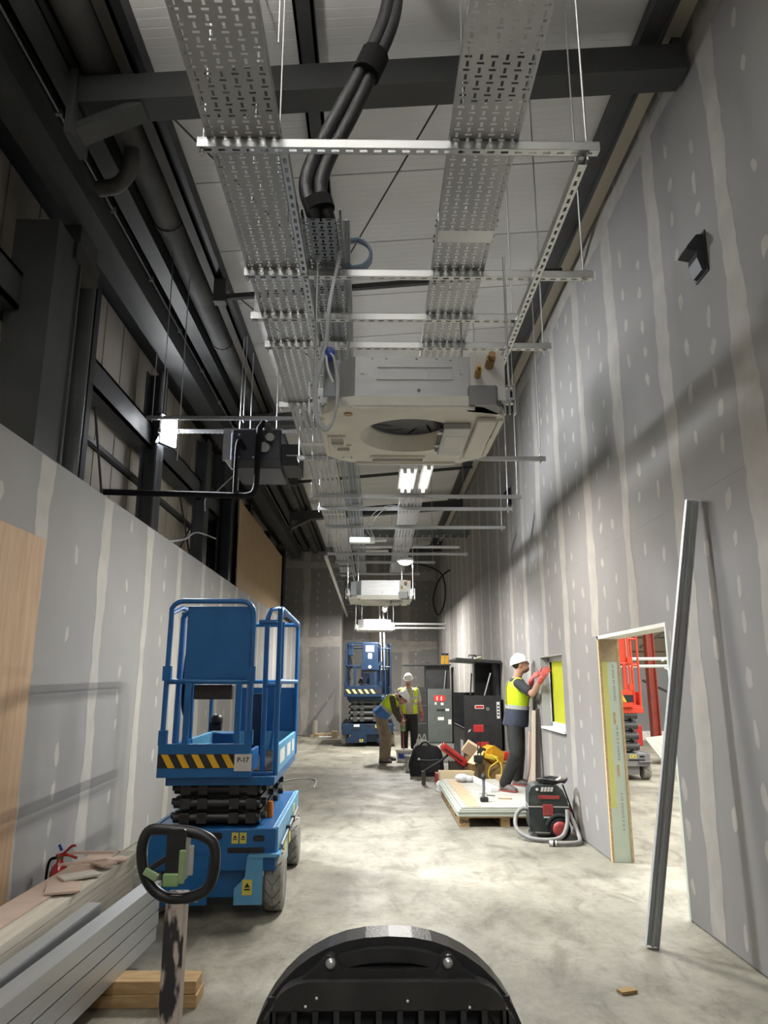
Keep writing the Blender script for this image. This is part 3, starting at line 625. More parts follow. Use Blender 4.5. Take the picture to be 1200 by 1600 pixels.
# air conditioning cassettes
def octo(h, c): return [(-h + c, -h), (h - c, -h), (h, -h + c), (h, h - c), (h - c, h), (-h + c, h), (-h, h - c), (-h, -h + c)]
def cassette(label, loc, detail=True):
    o = thing('ceiling_cassette', label, 'air conditioner', loc, 0, 'ceiling cassette air conditioners')
    def skin(h, c, z0, z1, t=0.004):                           # open-bottomed octagonal wall
        a, b_ = octo(h, c), octo(h - t, c); n_ = 8; vs = [(x, y, z) for ring_, z in ((a, z0), (a, z1), (b_, z1 - t), (b_, z0)) for x, y in ring_]
        return MB().add(vs, [(q * n_ + k, q * n_ + (k + 1) % n_, (q + 1) % 4 * n_ + (k + 1) % n_, (q + 1) % 4 * n_ + k) for q in (0, 2, 3) for k in range(n_)])
    b = skin(0.435, 0.15, 0.02, 0.275).prism(octo(0.434, 0.15), 0.27, 0.275).build('casing', 'ac_metal', o)
    skin(0.437, 0.15, 0.02, 0.05, 0.002).build('base_band', 'ac_dark', o)
    m = MB()                                                   # embossed frame on the front face
    for x0, x1, z0, z1 in ((-0.18, 0.20, 0.216, 0.221), (-0.18, 0.20, 0.151, 0.156), (-0.18, -0.175, 0.152, 0.22), (0.195, 0.2, 0.152, 0.22), (-0.056, -0.051, 0.152, 0.22), (0.075, 0.080, 0.152, 0.22)): m.box(x0, x1, -0.440, -0.434, z0, z1)
    m.build('pressed_frame', 'zinc', b)
    for x in (-0.255, 0.235): MB().box(x, x + 0.012, -0.438, -0.434, 0.18, 0.255).build('rib', 'zinc', b)
    for x, z, r in ((0.03, 0.095, 0.009), (0.03, 0.06, 0.003), (-0.2, 0.262, 0.004), (-0.13, 0.262, 0.005), (0.02, 0.262, 0.005), (0.12, 0.262, 0.004), (0.19, 0.255, 0.004)):
        MB().cyl((x, -0.4375, z), (x, -0.434, z), r, 10).build('screw', 'ac_dark', b)
    # foam drain pan with the round inlet
    H = 0.475; CH = 0.15; R = 0.27; n = 48; oc = octo(H, CH); m = MB(); vo = []; vi = []
    def hit(a):
        d = Vector((math.cos(a), math.sin(a))); best = None
        for k in range(8):
            p = Vector(oc[k]); q = Vector(oc[(k + 1) % 8]); e = q - p; den = d.x * e.y - d.y * e.x
            if abs(den) < 1e-9: continue
            t = (p.x * e.y - p.y * e.x) / den; s_ = (p.x * d.y - p.y * d.x) / den
            if t > 0 and -1e-6 <= s_ <= 1 + 1e-6: best = t if best is None else min(best, t)
        return d * best
    cx, cy = 0.0, -0.02
    for k in range(n):
        a = 2 * PI * k / n; vo.append(hit(a)); vi.append((cx + R * math.cos(a), cy + R * math.sin(a)))
    vs = [(p[0], p[1], 0.0) for p in vo] + [(p[0], p[1], 0.0) for p in vi] + [(cx + (p[0] - cx) * .82, cy + (p[1] - cy) * .82, 0.075) for p in vi] + [(cx + (p[0] - cx) * .78, cy + (p[1] - cy) * .78, 0.13) for p in vi] + [(p[0], p[1], 0.05) for p in vo] + [(p[0], p[1], 0.05) for p in vi]
    fs = []
    for k in range(n):
        j = (k + 1) % n
        fs += [(k, j, n + j, n + k), (n + k, n + j, 2 * n + j, 2 * n + k), (2 * n + k, 2 * n + j, 3 * n + j, 3 * n + k), (k, 4 * n + k, 4 * n + j, j), (4 * n + k, 5 * n + k, 5 * n + j, 4 * n + j)]
    m.add(vs, fs); pan = m.build('drain_pan', 'ac_white', o)
    # fan in the throat
    MB().cyl((cx, cy, 0.085), (cx, cy, 0.095), 0.225, 32).build('fan_back', 'ac_black', pan)
    fan = MB()
    for k in range(9):
        a = 2 * PI * k / 9; fan.obox((cx + 0.15 * math.cos(a), cy + 0.15 * math.sin(a), 0.105), (0.10, 0.012, 0.04), (0, 0, a + 0.6))
    fan.ell((cx, cy, 0.11), (0.08, 0.08, 0.025)); fan.build('fan', 'ac_black', pan)
    if detail:
        for pts in (((-0.30, -0.46, -0.006), (0.30, -0.46, -0.006)), ((-0.30, 0.455, -0.006), (0.30, 0.455, -0.006)), ((-0.455, -0.3, -0.006), (-0.455, 0.3, -0.006)), ((0.455, -0.3, -0.006), (0.455, 0.3, -0.006))):
            MB().bar(pts[0], pts[1], 0.022, 0.014).build('rim', 'ac_white', pan)
        for x0, x1, y0, y1 in ((-0.43, -0.36, -0.02, 0.09), (-0.40, -0.33, 0.13, 0.2), (0.385, 0.44, -0.02, 0.09), (0.37, 0.42, 0.13, 0.22), (-0.2, 0.1, 0.33, 0.4)):
            f = MB().box(x0 - 0.012, x1 + 0.012, y0 - 0.012, y0, -0.012, 0.001).box(x0 - 0.012, x1 + 0.012, y1, y1 + 0.012, -0.012, 0.001).box(x0 - 0.012, x0, y0, y1, -0.012, 0.001).box(x1, x1 + 0.012, y0, y1, -0.012, 0.001).build('outlet_rim', 'ac_white', pan)
            MB().box(x0, x1, y0, y1, -0.001, 0.0005).build('outlet', 'vac_light', f)  # darker grey plate standing in for the shade inside a recess
        c = MB().box(0.17, 0.31, -0.24, 0.20, -0.035, 0.0).build('control_box', 'galv', o, bevel=0.006)
        MB().box(0.155, 0.17, -0.2, 0.18, -0.02, 0.0).build('terminal_strip', 'plastic_black', c)
        for y in (-0.16, 0.05): MB().box(0.145, 0.175, y, y + 0.03, -0.028, -0.016).build('tab', 'label_white', c)
        MB().box(0.19, 0.29, -0.12, 0.08, -0.036, -0.0345).build('rating_label', 'label_white', c)
        MB().box(0.33, 0.43, -0.33, 0.3, -0.03, 0.0).build('pan_block', 'ac_white', o, bevel=0.012)
        # refrigerant connections at the near right corner
        p = MB().box(0.28, 0.385, -0.475, -0.465, 0.06, 0.275).box(0.385, 0.45, -0.475, -0.465, 0.03, 0.265).build('pipe_plate', 'label_white', o)
        MB().prism([(0.27, -0.49), (0.40, -0.49), (0.43, -0.45), (0.43, -0.36), (0.27, -0.40)], 0.0, 0.10).build('pipe_cover', 'ac_dark', o)
        MB().cyl((0.315, -0.475, 0.155), (0.315, -0.53, 0.165), 0.017, 12).cyl((0.315, -0.53, 0.165), (0.315, -0.56, 0.172), 0.010, 10).build('flare_valve', 'brass', p)
        MB().cyl((0.375, -0.475, 0.21), (0.375, -0.54, 0.222), 0.023, 12).cyl((0.375, -0.54, 0.222), (0.375, -0.57, 0.228), 0.017, 10).build('flare_valve', 'copper_cap', p)
        d = MB().box(-0.44, -0.36, -0.465, -0.455, 0.05, 0.24).build('left_plate', 'galv_dark', o)
        MB().cyl((-0.30, -0.462, -0.002), (-0.30, -0.45, -0.002), 0.002, 6).cyl((-0.32, -0.36, -0.006), (-0.32, -0.36, 0.0), 0.022, 14).build('drain_cap', 'copper_cap', pan)
    top = 3.79 - loc[2] - 0.05
    for x, y in ((0.49, -0.36), (0.35, 0.36), (-0.49, -0.36), (-0.35, 0.36)):
        br = MB().box(x - 0.028, x + 0.028, y - 0.02, y + 0.02, 0.07, 0.082).box(x - 0.028, x - 0.022, y - 0.02, y + 0.02, -0.0, 0.16).box(x + 0.022, x + 0.028, y - 0.02, y + 0.02, -0.0, 0.16).box(min(x, x * 0.86), max(x, x * 0.86), y - 0.018, y - 0.012, 0.05, 0.13).build('hanging_bracket', 'zinc', o)
        MB().cyl((x, y, 0.0), (x, y, top), 0.006, 6).build('threaded_rod', 'zinc', br)
        MB().cyl((x, y, 0.14), (x, y, 0.152), 0.02, 8).cyl((x, y, 0.055), (x, y, 0.07), 0.02, 8).build('nut', 'zinc', br)
    return o
c1 = cassette('large open ceiling cassette air conditioner hanging closest to the camera', (0.185, 3.765, 2.855))
cassette('second ceiling cassette, hanging below the trays halfway down the corridor', (0.085, 11.2, 2.76))
cassette('farthest ceiling cassette, above the far blue lift', (0.0, 19.4, 2.87), False)
o = thing('cable_loop', 'loops of grey cable hanging beside the large air conditioner', 'cable', (0, 3.3, 0))
for k in range(3):
    r = 0.004 * k
    MB().tube(spl([(-0.20, 0.22, 3.86), (-0.20 + r, 0.1, 3.7), (-0.235 + r, -0.0, 3.4), (-0.25 + r, -0.06, 3.12), (-0.295 + 2 * r, -0.07, 2.95), (-0.28 + r, -0.08, 2.78 + r), (-0.235, -0.08, 2.70 + 2 * r), (-0.195, -0.08, 2.76), (-0.175 - r, -0.08, 2.92), (-0.2, -0.075, 3.07), (-0.24, -0.06, 3.11)], 8), 0.0065, 8).build('strand', 'cable_grey', o)
MB().tube(spl([(-0.24, -0.06, 3.1), (-0.225, -0.1, 3.0), (-0.2, -0.11, 2.93)], 6), 0.006, 8).build('free_end', 'cable_white', o)
MB().ell((-0.225, -0.05, 3.10), (0.03, 0.025, 0.04)).build('knot', 'blue_plastic', o)
o = thing('cable_bundle', 'pale cables lying over the right edge of the dark tray', 'cable', (0, 0, 0))
for k in range(3): MB().tube(spl([(-0.165 + 0.012 * k, 3.3, 3.88), (-0.17 + 0.012 * k, 3.7, 3.875), (-0.175 + 0.01 * k, 4.4, 3.87), (-0.20 + 0.012 * k, 5.4, 3.85)], 6), 0.006, 8).build('strand', 'cable_grey', o)
o = thing('cable_coil', 'blue grey coil of cable resting on the second hanger', 'cable', (-0.12, 3.72, 3.95), 0)
for k in range(6):
    a = 0.09 + 0.004 * (k % 3); MB().tube([(a * math.cos(2 * PI * q / 18), -0.03 + 0.012 * k + 0.004 * math.sin(3 * q), a * math.sin(2 * PI * q / 18)) for q in range(19)], 0.006, 6).build('turn', 'cable_blue', o)
# fan coil slung on the left with its black pipes
o = thing('fan_coil_unit', 'black fan coil unit slung at the left with a galvanised side frame', 'ventilation unit', (-1.35, 7.85, 3.90))
b = MB().box(-0.27, 0.28, 0, 0.7, 0.0, 0.46).build('casing', 'ac_black', o, bevel=0.01)
MB().box(-0.27, 0.28, -0.006, 0, 0.0, 0.09).build('lower_band', 'steel_dark', b)
MB().box(0.28, 0.48, 0.1, 0.6, 0.06, 0.32).build('duct_collar', 'steel_black', o); MB().box(0.33, 0.46, 0.095, 0.1, 0.18, 0.19).build('strip', 'label_white', o)
MB().box(-0.38, -0.29, 0.0, 0.05, 0.1, 0.46).box(-0.38, -0.27, 0, 0.02, 0.46, 0.475).box(-0.27, 0.3, 0, 0.02, 0.462, 0.475).build('side_frame', 'galv', o)
MB().prism([(-0.36, 0.10), (-0.26, 0.10), (-0.26, -0.02)], -0.012, 0.0, Matrix.Rotation(PI / 2, 4, 'X')).build('gusset', 'label_white', o)
for x, z in ((-0.2, 0.4), (-0.2, 0.3), (-0.2, 0.13), (-0.03, 0.13), (0.1, 0.38)): MB().cyl((x, -0.008, z), (x, 0, z), 0.012, 8).build('screw', 'zinc', b)
for x, z, r in ((0.16, 0.37, 0.045), (0.10, 0.25, 0.055)): MB().cyl((x, -0.10, z - 0.03), (x, 0.0, z), r, 14).build('spigot', 'vac_light', b)
for x in (-0.2, 0.22): MB().cyl((x, 0.02, 0.46), (x, 0.02, 1.75), 0.006, 6).build('threaded_rod', 'zinc', o)
for k, (y, z, x0, x1) in enumerate(((7.8, 4.50, -2.6, -0.8), (8.25, 4.50, -2.6, -0.7))):
    hanger(['nearer', 'farther'][k] + ' slotted strut carrying the black fan coil out to the left wall', y, x0, x1, z, rods=(0.06, 1.1), top=5.5)
o = thing('insulated_pipe', 'black insulated pipe running from the left wall and bending up to the fan coil', 'pipe', (0, 7.72, 0))
MB().tube(spl([(-3.0, 0, 3.585), (-2.2, 0, 3.565), (-1.5, 0, 3.545)], 4) + spl([(-1.42, 0, 3.545), (-1.35, 0, 3.57), (-1.315, 0, 3.64), (-1.31, 0, 3.75)], 5) + [Vector((-1.305, 0, 4.1)), Vector((-1.30, 0, 4.33)), Vector((-1.26, 0.05, 4.42))], 0.034, 10).build('main_run', 'rubber', o)
MB().tube(spl([(-1.545, 0, 3.55), (-1.545, 0, 3.8), (-1.54, 0, 4.12), (-1.52, 0.05, 4.2), (-1.47, 0.10, 4.12)], 6), 0.022, 8).build('branch', 'rubber', o)
MB().tube(spl([(-1.26, 0.05, 4.42), (-1.22, 0.1, 4.36), (-1.19, 0.12, 4.28)], 6), 0.05, 10).build('elbow', 'pipe_dark', o)
o = thing('hanging_wire', 'thin pale wire looping from the haunched column', 'wire', (0, 0, 0))
MB().tube(spl([(-2.35, 12.0, 4.75), (-2.3, 11.7, 4.95), (-2.35, 11.4, 4.8), (-2.5, 11.0, 4.45), (-2.6, 10.8, 4.3), (-2.6, 10.8, 4.1)], 6), 0.012, 6).build('strand', 'cable_grey', o)
o = thing('hanging_wire', 'thin grey wire sagging along the partition top past the floodlight', 'wire', (0, 0, 0))
MB().tube(spl([(-2.42, 8.3, 3.14), (-2.45, 9.2, 3.35), (-2.5, 10.0, 3.6), (-2.5, 11.2, 3.75)], 6), 0.012, 6).build('strand', 'cable_grey', o)
for k, (x, y) in enumerate(((-1.98, 6.35), (-1.88, 6.6))):
    tag(MB().cyl((x, y, 3.6 if k else 3.7), (x, y, 5.765), 0.005, 6).build('drop_rod', 'zinc'), ['left one of two long drop rods hanging by the drain pipe', 'right one of two long drop rods hanging by the drain pipe'][k], 'rod')
# ------------------------------------------------------------------ lamps
def batten(label, x, y0, y1, z, tubes, power, top=None, up=0):
    o = thing('lamp_batten', label, 'lamp', (x, y0, z), 0, 'hanging tube lamps'); L = y1 - y0; w = 0.035 * len(tubes) + 0.02
    MB().box(-w, w, 0, L, 0.03, 0.085).build('housing', 'label_white', o, bevel=0.008)
    for t in tubes:
        l = bpy.data.lights.new('batten_light', 'AREA'); l.shape = 'RECTANGLE'; l.size = 0.03; l.size_y = L - 0.1; l.energy = power / len(tubes); l.color = (1, 0.965, 0.905)
        lo = bpy.data.objects.new('batten_light', l); COL.objects.link(lo); lo.parent = o; lo.location = (t, L / 2, -0.012)
        MB().cyl((t, 0.04, 0.008), (t, L - 0.04, 0.008), 0.016, 10).build('tube', 'lamp_white', o)
        for yy in (0.0, L - 0.04): MB().box(t - 0.018, t + 0.018, yy, yy + 0.04, -0.012, 0.03).build('end_cap', 'label_white', o)
    for yy in (0.1, L - 0.1): MB().cyl((0, yy, 0.08), (0, yy, (top or TZ + 0.01) - z), 0.003, 6).build('suspension_wire', 'zinc', o)
    if up:                                                     # added upward light over the housing, brightens the roof
        l2 = l.copy(); l2.energy = up; l2.size = 2 * w; l2.spread = math.radians(140); lo = bpy.data.objects.new('batten_light', l2); COL.objects.link(lo); lo.parent = o; lo.location = (0, L / 2, 0.1); lo.rotation_euler = (PI, 0, 0)
    return o
batten('twin tube lamp hanging left under the right tray beyond the large air conditioner', 0.33, 6.80, 7.6, 3.56, (-0.035, 0.035), 100)
batten('brightest tube lamp hanging right under the right tray beyond the large air conditioner', 0.52, 6.68, 7.6, 3.56, (0.0,), 115)
batten('added fill tube lamp, out of view low under the right tray behind the camera', 0.45, -2.2, -1.0, 3.5, (-0.02, 0.02), 68, top=roofz(0.45))  # added outside the frame to fill in the foreground
batten('added uplight tube lamp, out of view left of the trays above the camera', -1.1, 0.3, 1.5, 4.35, (-0.02, 0.02), 10, top=roofz(-1.1), up=340)  # added unseen lamp, mainly an uplight to brighten the roof
batten('added tube lamp hidden behind the second air conditioner to light the far end', 0.42, 16.95, 18.15, 3.55, (-0.02, 0.02), 400, top=roofz(0.42))  # added lamp, kept out of sight, brightens the far end
batten('added last tube lamp, lighting the end wall', 0.30, 20.6, 21.8, 3.6, (-0.02, 0.02), 190, top=roofz(0.3))  # second added lamp for the brightness of the end walls
o = thing('round_lamp', 'round glaring bulkhead lamp above the second air conditioner', 'lamp', (0.47, 11.0, 3.36))
MB().lathe([(0.02, 0.06), (0.10, 0.05), (0.13, 0.02), (0.13, 0.0)], 20).build('base', 'label_white', o); MB().ell((0, 0, 0), (0.11, 0.11, 0.06)).build('diffuser', 'lamp_white', o)
MB().cyl((0, 0, 0.05), (0, 0, TZ - 3.36), 0.006, 6).build('stem', 'zinc', o)
l = bpy.data.lights.new('round_light', 'AREA'); l.shape = 'DISK'; l.size = 0.2; l.energy = 150; l.color = (1, 0.97, 0.92)
lo = bpy.data.objects.new('round_light', l); COL.objects.link(lo); lo.parent = o; lo.location = (0, 0, -0.065)
o = thing('emergency_light', 'white boxy emergency light with a pale green glow on the dark tray', 'lamp', (-0.17, 10.1, 3.47))
MB().box(-0.19, 0.17, -0.05, 0.05, 0.0, 0.085).build('housing', 'white_plastic', o, bevel=0.01); MB().box(-0.18, 0.10, -0.056, -0.05, 0.008, 0.075).build('diffuser', 'lamp_green', o)
MB().tube(spl([(0.14, 0, 0.08), (0.06, 0, 0.2), (0.14, 0, 0.42), (0.36, 0, 0.55), (0.6, 0, 0.52)], 8), 0.006, 6).build('flex', 'cable_white', o)
MB().tube(spl([(0.16, 0, 0.08), (0.12, 0, 0.22), (0.22, 0, 0.42), (0.4, 0, 0.53), (0.6, 0, 0.5)], 8), 0.006, 6).build('flex', 'cable_white', o)
for x in (-0.16, -0.02): MB().cyl((x, 0, 0.08), (x, 0, 0.34), 0.004, 6).build('stem', 'zinc', o)
o = thing('floodlight', 'blazing site floodlight clamped to the left column', 'lamp', (-2.54, 8.40, 4.52), -0.45)
R_ = Euler((0, 0, 0)).to_matrix().to_4x4()
MB().box(-0.03, 0.02, -0.15, 0.15, -0.18, 0.20).build('housing', 'steel_black', o, bevel=0.01)
MB().box(0.02, 0.032, -0.135, 0.135, -0.16, 0.18).build('lens', 'lamp_flood', o)
MB().box(-0.06, -0.03, -0.03, 0.03, -0.05, 0.05).build('clamp', 'galv_dark', o)
l = bpy.data.lights.new('flood_light', 'AREA'); l.shape = 'RECTANGLE'; l.size = 0.34; l.size_y = 0.40; l.energy = 430; l.color = (0.93, 0.96, 1.0); l.spread = math.radians(100)
lo = bpy.data.objects.new('flood_light', l); COL.objects.link(lo); lo.parent = o; lo.location = (0.045, 0, 0)
lo.rotation_euler = Vector((1, 0.2, -0.60)).to_track_quat('-Z', 'Y').to_euler()
# ------------------------------------------------------------------ things on the right wall and the far end
for k, (y, z) in enumerate(((4.17, 4.23), (10.9, 4.36))):
    o = thing('wall_spout', ['nearer', 'farther'][k] + ' black flared duct stub sticking out of the upper right wall', 'duct stub', (WX, y, z), 0, 'black duct stubs on the right wall')
    MB().prism([(0, -0.13), (0.035, -0.125), (0.06, -0.04), (0.055, 0.005), (0.125, 0.02), (0.11, 0.05), (0.05, 0.125), (0, 0.13)], -0.075, 0.055, Matrix(((-1, 0, 0, 0), (0, 0, 1, 0), (0, 1, 0, 0), (0, 0, 0, 1)))).build('hood', 'steel_black', o)
    MB().box(-0.008, 0, -0.10, 0.08, -0.145, 0.145).build('flange', 'plastic_black', o)
tag(MB().tube(spl([(2.11, 20, 4.6), (1.95, 20, 4.5), (1.75, 20, 4.25), (1.62, 20, 3.75), (1.75, 20, 3.35), (1.93, 20, 3.7), (1.95, 20, 4.2), (1.80, 20, 4.55), (1.3, 20, 4.75), (0.8, 20, 4.75)], 8), 0.02, 6).build('cable_hank', 'rubber'), 'black cable hanging in a long loop at the far end of the right wall', 'cable')
o = thing('cross_tray', 'dark cable basket crossing to the right wall far down the corridor', 'cable tray', (0, 15.8, 4.75))
for y in (0, 0.3): MB().box(-0.4, 2.1, y, y + 0.02, 0, 0.12).build('side_rail', 'galv_dark', o)
for k in range(16): MB().box(-0.38 + 0.16 * k, -0.35 + 0.16 * k, 0, 0.3, 0, 0.015).build('rung', 'galv_dark', o)
for k, z in enumerate((3.22, 3.10)):
    tag(MB().cyl((0.5, 21.5, z), (2.1, 21.5, z), 0.028, 8).build('white_pipe', 'white_plastic'), ['upper', 'lower'][k] + ' white pipe running from the farthest cassette to the right wall', 'pipe')
for k, (y, z, x1) in enumerate(((12.0, 3.55, 0.2), (12.6, 3.55, 1.5), (13.0, 3.45, 0.25))):
    tag(MB().cyl((-0.36, y, 3.881), (x1, y, 3.881), 0.026, 8).build('grey_conduit', 'label_white'), ['first', 'second', 'third'][k] + ' white conduit crossing level with the round lamp, counted from the camera', 'conduit')
o = thing('cable_ladder', 'slanting ladder of thin rungs along the far left, under the trays', 'cable ladder', (0, 0, 0))
MB().tube([(-0.86, 12.6, 3.7), (-0.92, 24.3, 3.7)], 0.035, 8).build('rail', 'label_white', o); MB().tube([(-0.45, 12.8, 3.72), (-0.45, 24.3, 3.72)], 0.02, 6).build('rail', 'galv_dark', o)
for k in range(11): MB().box(-0.9, -0.44, 13.6 + k, 13.64 + k, 3.68, 3.71).build('rung', 'galv_dark', o)
for k, x in enumerate((0.15, 0.26)):
    tag(MB().cyl((x + 0.12, 22.5, 0.0), (x, 22.5, 3.9), 0.03, 8).build('white_riser', 'white_plastic'), ['left', 'right'][k] + ' one of two white pipes rising behind the far blue lift', 'pipe')
# ------------------------------------------------------------------ scissor lifts
def wheel(parent, c, r, w, side, tyre='tyre', hub='plastic_black'):
    """wheel turning about x, side = +1 when its outer face looks to +x"""
    M = Matrix.Translation(c) @ Matrix.Rotation(PI / 2, 4, 'Y')
    h = w / 2; o = MB().lathe([(r * 0.62, -h), (r * 0.93, -h), (r, -h * 0.7), (r, h * 0.7), (r * 0.93, h), (r * 0.62, h)], 28, M).build('wheel', tyre, parent)
    MB().lathe([(r * 0.1, -h * 0.7), (r * 0.6, -h * 0.55), (r * 0.64, -h * 1.02), (r * 0.64, h * 1.02), (r * 0.6, h * 0.6), (r * 0.25, h * 0.7), (r * 0.1, h * 0.9)], 24, M).build('hub', hub, o)
    m = MB(); n = 14
    for k in range(n):
        a = 2 * PI * k / n
        for s, da in ((-1, 0.11), (1, -0.11)):
            p = Matrix.Rotation(a, 4, 'X') @ Matrix.Translation((s * w * 0.24, 0, r + 0.0005)) @ Matrix.Rotation(s * 0.9, 4, 'Z')
            m.box(-w * 0.30, w * 0.30, -0.002, 0.002, -0.006, 0.001, Matrix.Translation(c) @ p)
        p = Matrix.Translation(c) @ Matrix.Rotation(a + PI / n, 4, 'X') @ Matrix.Translation((0, 0, r + 0.0005)); m.box(-0.002, 0.002, -r * 0.12, r * 0.12, -0.006, 0.001, p)
    m.build('tread_grooves', 'tyre_groove', o)
    return o
def scissor_lift(label, loc, rz, W, L, zmap, C, sign, big=False, layers=3):
    """x to the right, y away from the front end, z up; zmap bends the heights of the small lift to this one"""
    o = thing('scissor_lift', label, 'scissor lift', loc, rz)
    k = W / 0.88; l = L / 1.78
    zs0 = [0, 0.57, 0.58, 0.86, 1.12, 1.55, 2.12]
    def Z(z):
        for i in range(6):
            if z <= zs0[i + 1]: return zmap[i] + (zmap[i + 1] - zmap[i]) * (z - zs0[i]) / (zs0[i + 1] - zs0[i])
        return zmap[6]
    def bx(m, x0, x1, y0, y1, z0, z1): return m.box(x0 * k, x1 * k, y0 * l, y1 * l, Z(z0), Z(z1))
    def P(x, y, z): return (x * k, y * l, Z(z))
    # chassis
    m = MB(); bx(m, -0.44, 0.43, 0.0, 0.03, 0.30, 0.57); bx(m, -0.42, 0.41, 0.03, 1.75, 0.33, 0.57); bx(m, -0.28, 0.28, 0.06, 1.72, 0.12, 0.34); ch = m.build('chassis', C.get('base', C['body']), o, bevel=0.008)
    s = MB(); bx(s, 0.41, 0.44, 0.02, 1.76, 0.42, 0.575); bx(s, -0.45, -0.42, 0.02, 1.76, 0.42, 0.575); s.build('side_cover', C.get('base', C['light']), ch, bevel=0.004)
    s = MB(); bx(s, 0.38, 0.42, 0.42, 1.05, 0.16, 0.42); bx(s, -0.43, -0.39, 0.42, 1.05, 0.16, 0.42); s.build('battery_door', C.get('base', C['light']), ch, bevel=0.01)
    for x0, x1 in (() if 'base' in C else ((0.16, 0.345), (-0.36, -0.02))):
        f = MB(); f.prism([(x0 * k, Z(0.10)), (x1 * k, Z(0.10)), (x1 * k, Z(0.40)), ((x0 + 0.08) * k, Z(0.40)), ((x0 + 0.07) * k, Z(0.27)), (x0 * k, Z(0.20))], 0.0, 0.03, Matrix(((1, 0, 0, 0), (0, 0, 1, -0.035), (0, 1, 0, 0), (0, 0, 0, 1))))
        f.build('wheel_guard', C['light'] if x0 > 0 else C['body'], ch, bevel=0.004)
    s = MB(); bx(s, 0.25, 0.46, -0.05, 0.1, 0.395, 0.415); s.build('step_plate', C.get('base', C['light']), ch)
    for x0, x1, z0, z1 in ((-0.04, 0.06, 0.50, 0.545), (0.27, 0.35, 0.49, 0.525), (0.10, 0.35, 0.415, 0.45), (-0.26, -0.12, 0.42, 0.455)):
        m = MB(); m.prism(rrect(x0 * k, x1 * k, Z(z0), Z(z1), 0.008 if x1 - x0 > 0.12 else 0.016), 0, 0.006, Matrix(((1, 0, 0, 0), (0, 0, 1, -0.004), (0, 1, 0, 0), (0, 0, 0, 1)))); m.build('slot_cover', 'plastic_black', ch)
    for x0, x1, z0, z1 in ((0.125, 0.17, 0.475, 0.545), (0.18, 0.225, 0.475, 0.545), (-0.14, -0.08, 0.12, 0.19), (0.215, 0.28, 0.16, 0.255))[:2 if 'base' in C else 4]:
        y = -0.038 if z0 < 0.3 else -0.003
        st = MB().box(x0 * k, x1 * k, y, y + 0.003, Z(z0), Z(z1)).build('warning_sticker', 'label_yellow', ch)
        xc = (x0 + x1) / 2 * k; zc = (Z(z0) + Z(z1)) / 2; hw = (x1 - x0) * k * 0.3
        MB().prism([(xc - hw, zc), (xc + hw, zc), (xc, zc + hw * 1.5)], 0, 0.001, Matrix(((1, 0, 0, 0), (0, 0, 1, y - 0.001), (0, 1, 0, 0), (0, 0, 0, 1)))).build('pictogram', 'ink', st)
        MB().box(xc - hw, xc + hw, y - 0.001, y, zc - hw * 0.9, zc - hw * 0.4).build('pictogram', 'ink', st)
    for y0, y1, z0, z1 in ((0.5, 0.66, 0.2, 0.38), (1.2, 1.32, 0.46, 0.54), (0.86, 0.98, 0.3, 0.4)):
        s = MB(); s.box(0.44 * k, 0.4425 * k, y0 * l, y1 * l, Z(z0), Z(z1)); s.build('side_sticker', 'label_yellow', ch)
    MB().tube([P(0.455, 0.1, 0.44), P(0.455, 0.9, 0.46), P(0.455, 1.5, 0.47)], 0.012, 8).build('grab_rail', 'galv_dark', ch)
    for y in (0.6, 1.0): MB().box(0.44 * k, 0.47 * k, y * l, (y + 0.05) * l, Z(0.44), Z(0.48)).build('latch', 'plastic_black', ch)
    MB().cyl(P(0.33, 0.42, 0.575), P(0.33, 0.42, 0.68), 0.03, 12, 0.026).build('beacon', 'orange_lens', ch)
    r = 0.195 * (zmap[1] / 0.57)
    for y in (0.21, 1.53):
        for s_ in (-1, 1): wheel(o, (s_ * 0.41 * k, y * l, r), r, 0.125, s_)
    # scissor stack
    h = (Z(0.86) - Z(0.58)) / layers
    sc = MB(); sc.box(-0.26 * k, 0.26 * k, 0.13 * l, 1.6 * l, Z(0.58) + 0.005, Z(0.86)); sc = sc.build('scissor_stack', 'steel_black', o)
    for q in range(layers):
        z0 = Z(0.58) + h * q
        for s_ in (-1, 1):
            MB().box(s_ * 0.27 * k - 0.03, s_ * 0.27 * k + 0.03, 0.12 * l, 1.62 * l, z0 + 0.008, z0 + h - 0.008).build('arm', C['arm'], sc, bevel=0.004)
            MB().box(s_ * 0.20 * k - 0.025, s_ * 0.20 * k + 0.025, 0.10 * l, 1.62 * l, z0 + 0.016, z0 + h - 0.004).build('arm', C['arm'], sc, bevel=0.004)
            for y in (0.17, 0.62, 0.95, 1.35):
                MB().cyl((s_ * 0.29 * k, y * l, z0 + h * 0.5), (s_ * 0.335 * k, y * l, z0 + h * 0.5), 0.024, 10).build('pivot', 'plastic_black', sc)
        MB().tube([(-0.30 * k, 0.09 * l, z0 + h * 0.5), (0.30 * k, 0.09 * l, z0 + h * 0.5)], h * 0.36, 10).build('cross_tube', C['arm'], sc)
        for x in (-0.22, -0.1, 0.12, 0.24): MB().box((x - 0.035) * k, (x + 0.035) * k, 0.05 * l, 0.12 * l, z0 + 0.012, z0 + h - 0.012).build('clevis', C['arm'], sc, bevel=0.003)
    # platform
    m = MB(); bx(m, -0.36, 0.40, 0.03, 1.76, 0.84, 0.90); bx(m, -0.39, 0.39, 0.1, 1.76, 0.90, 0.925); pf = m.build('platform', C['body'], o, bevel=0.005)
    m = MB(); bx(m, -0.41, 0.235, -0.03, -0.005, 0.90, 1.13); bx(m, -0.41, 0.235, -0.005, 0.12, 0.90, 0.92); bx(m, -0.41, -0.385, -0.005, 0.9, 0.9, 1.1); bx(m, 0.21, 0.235, -0.005, 0.4, 0.9, 1.08)
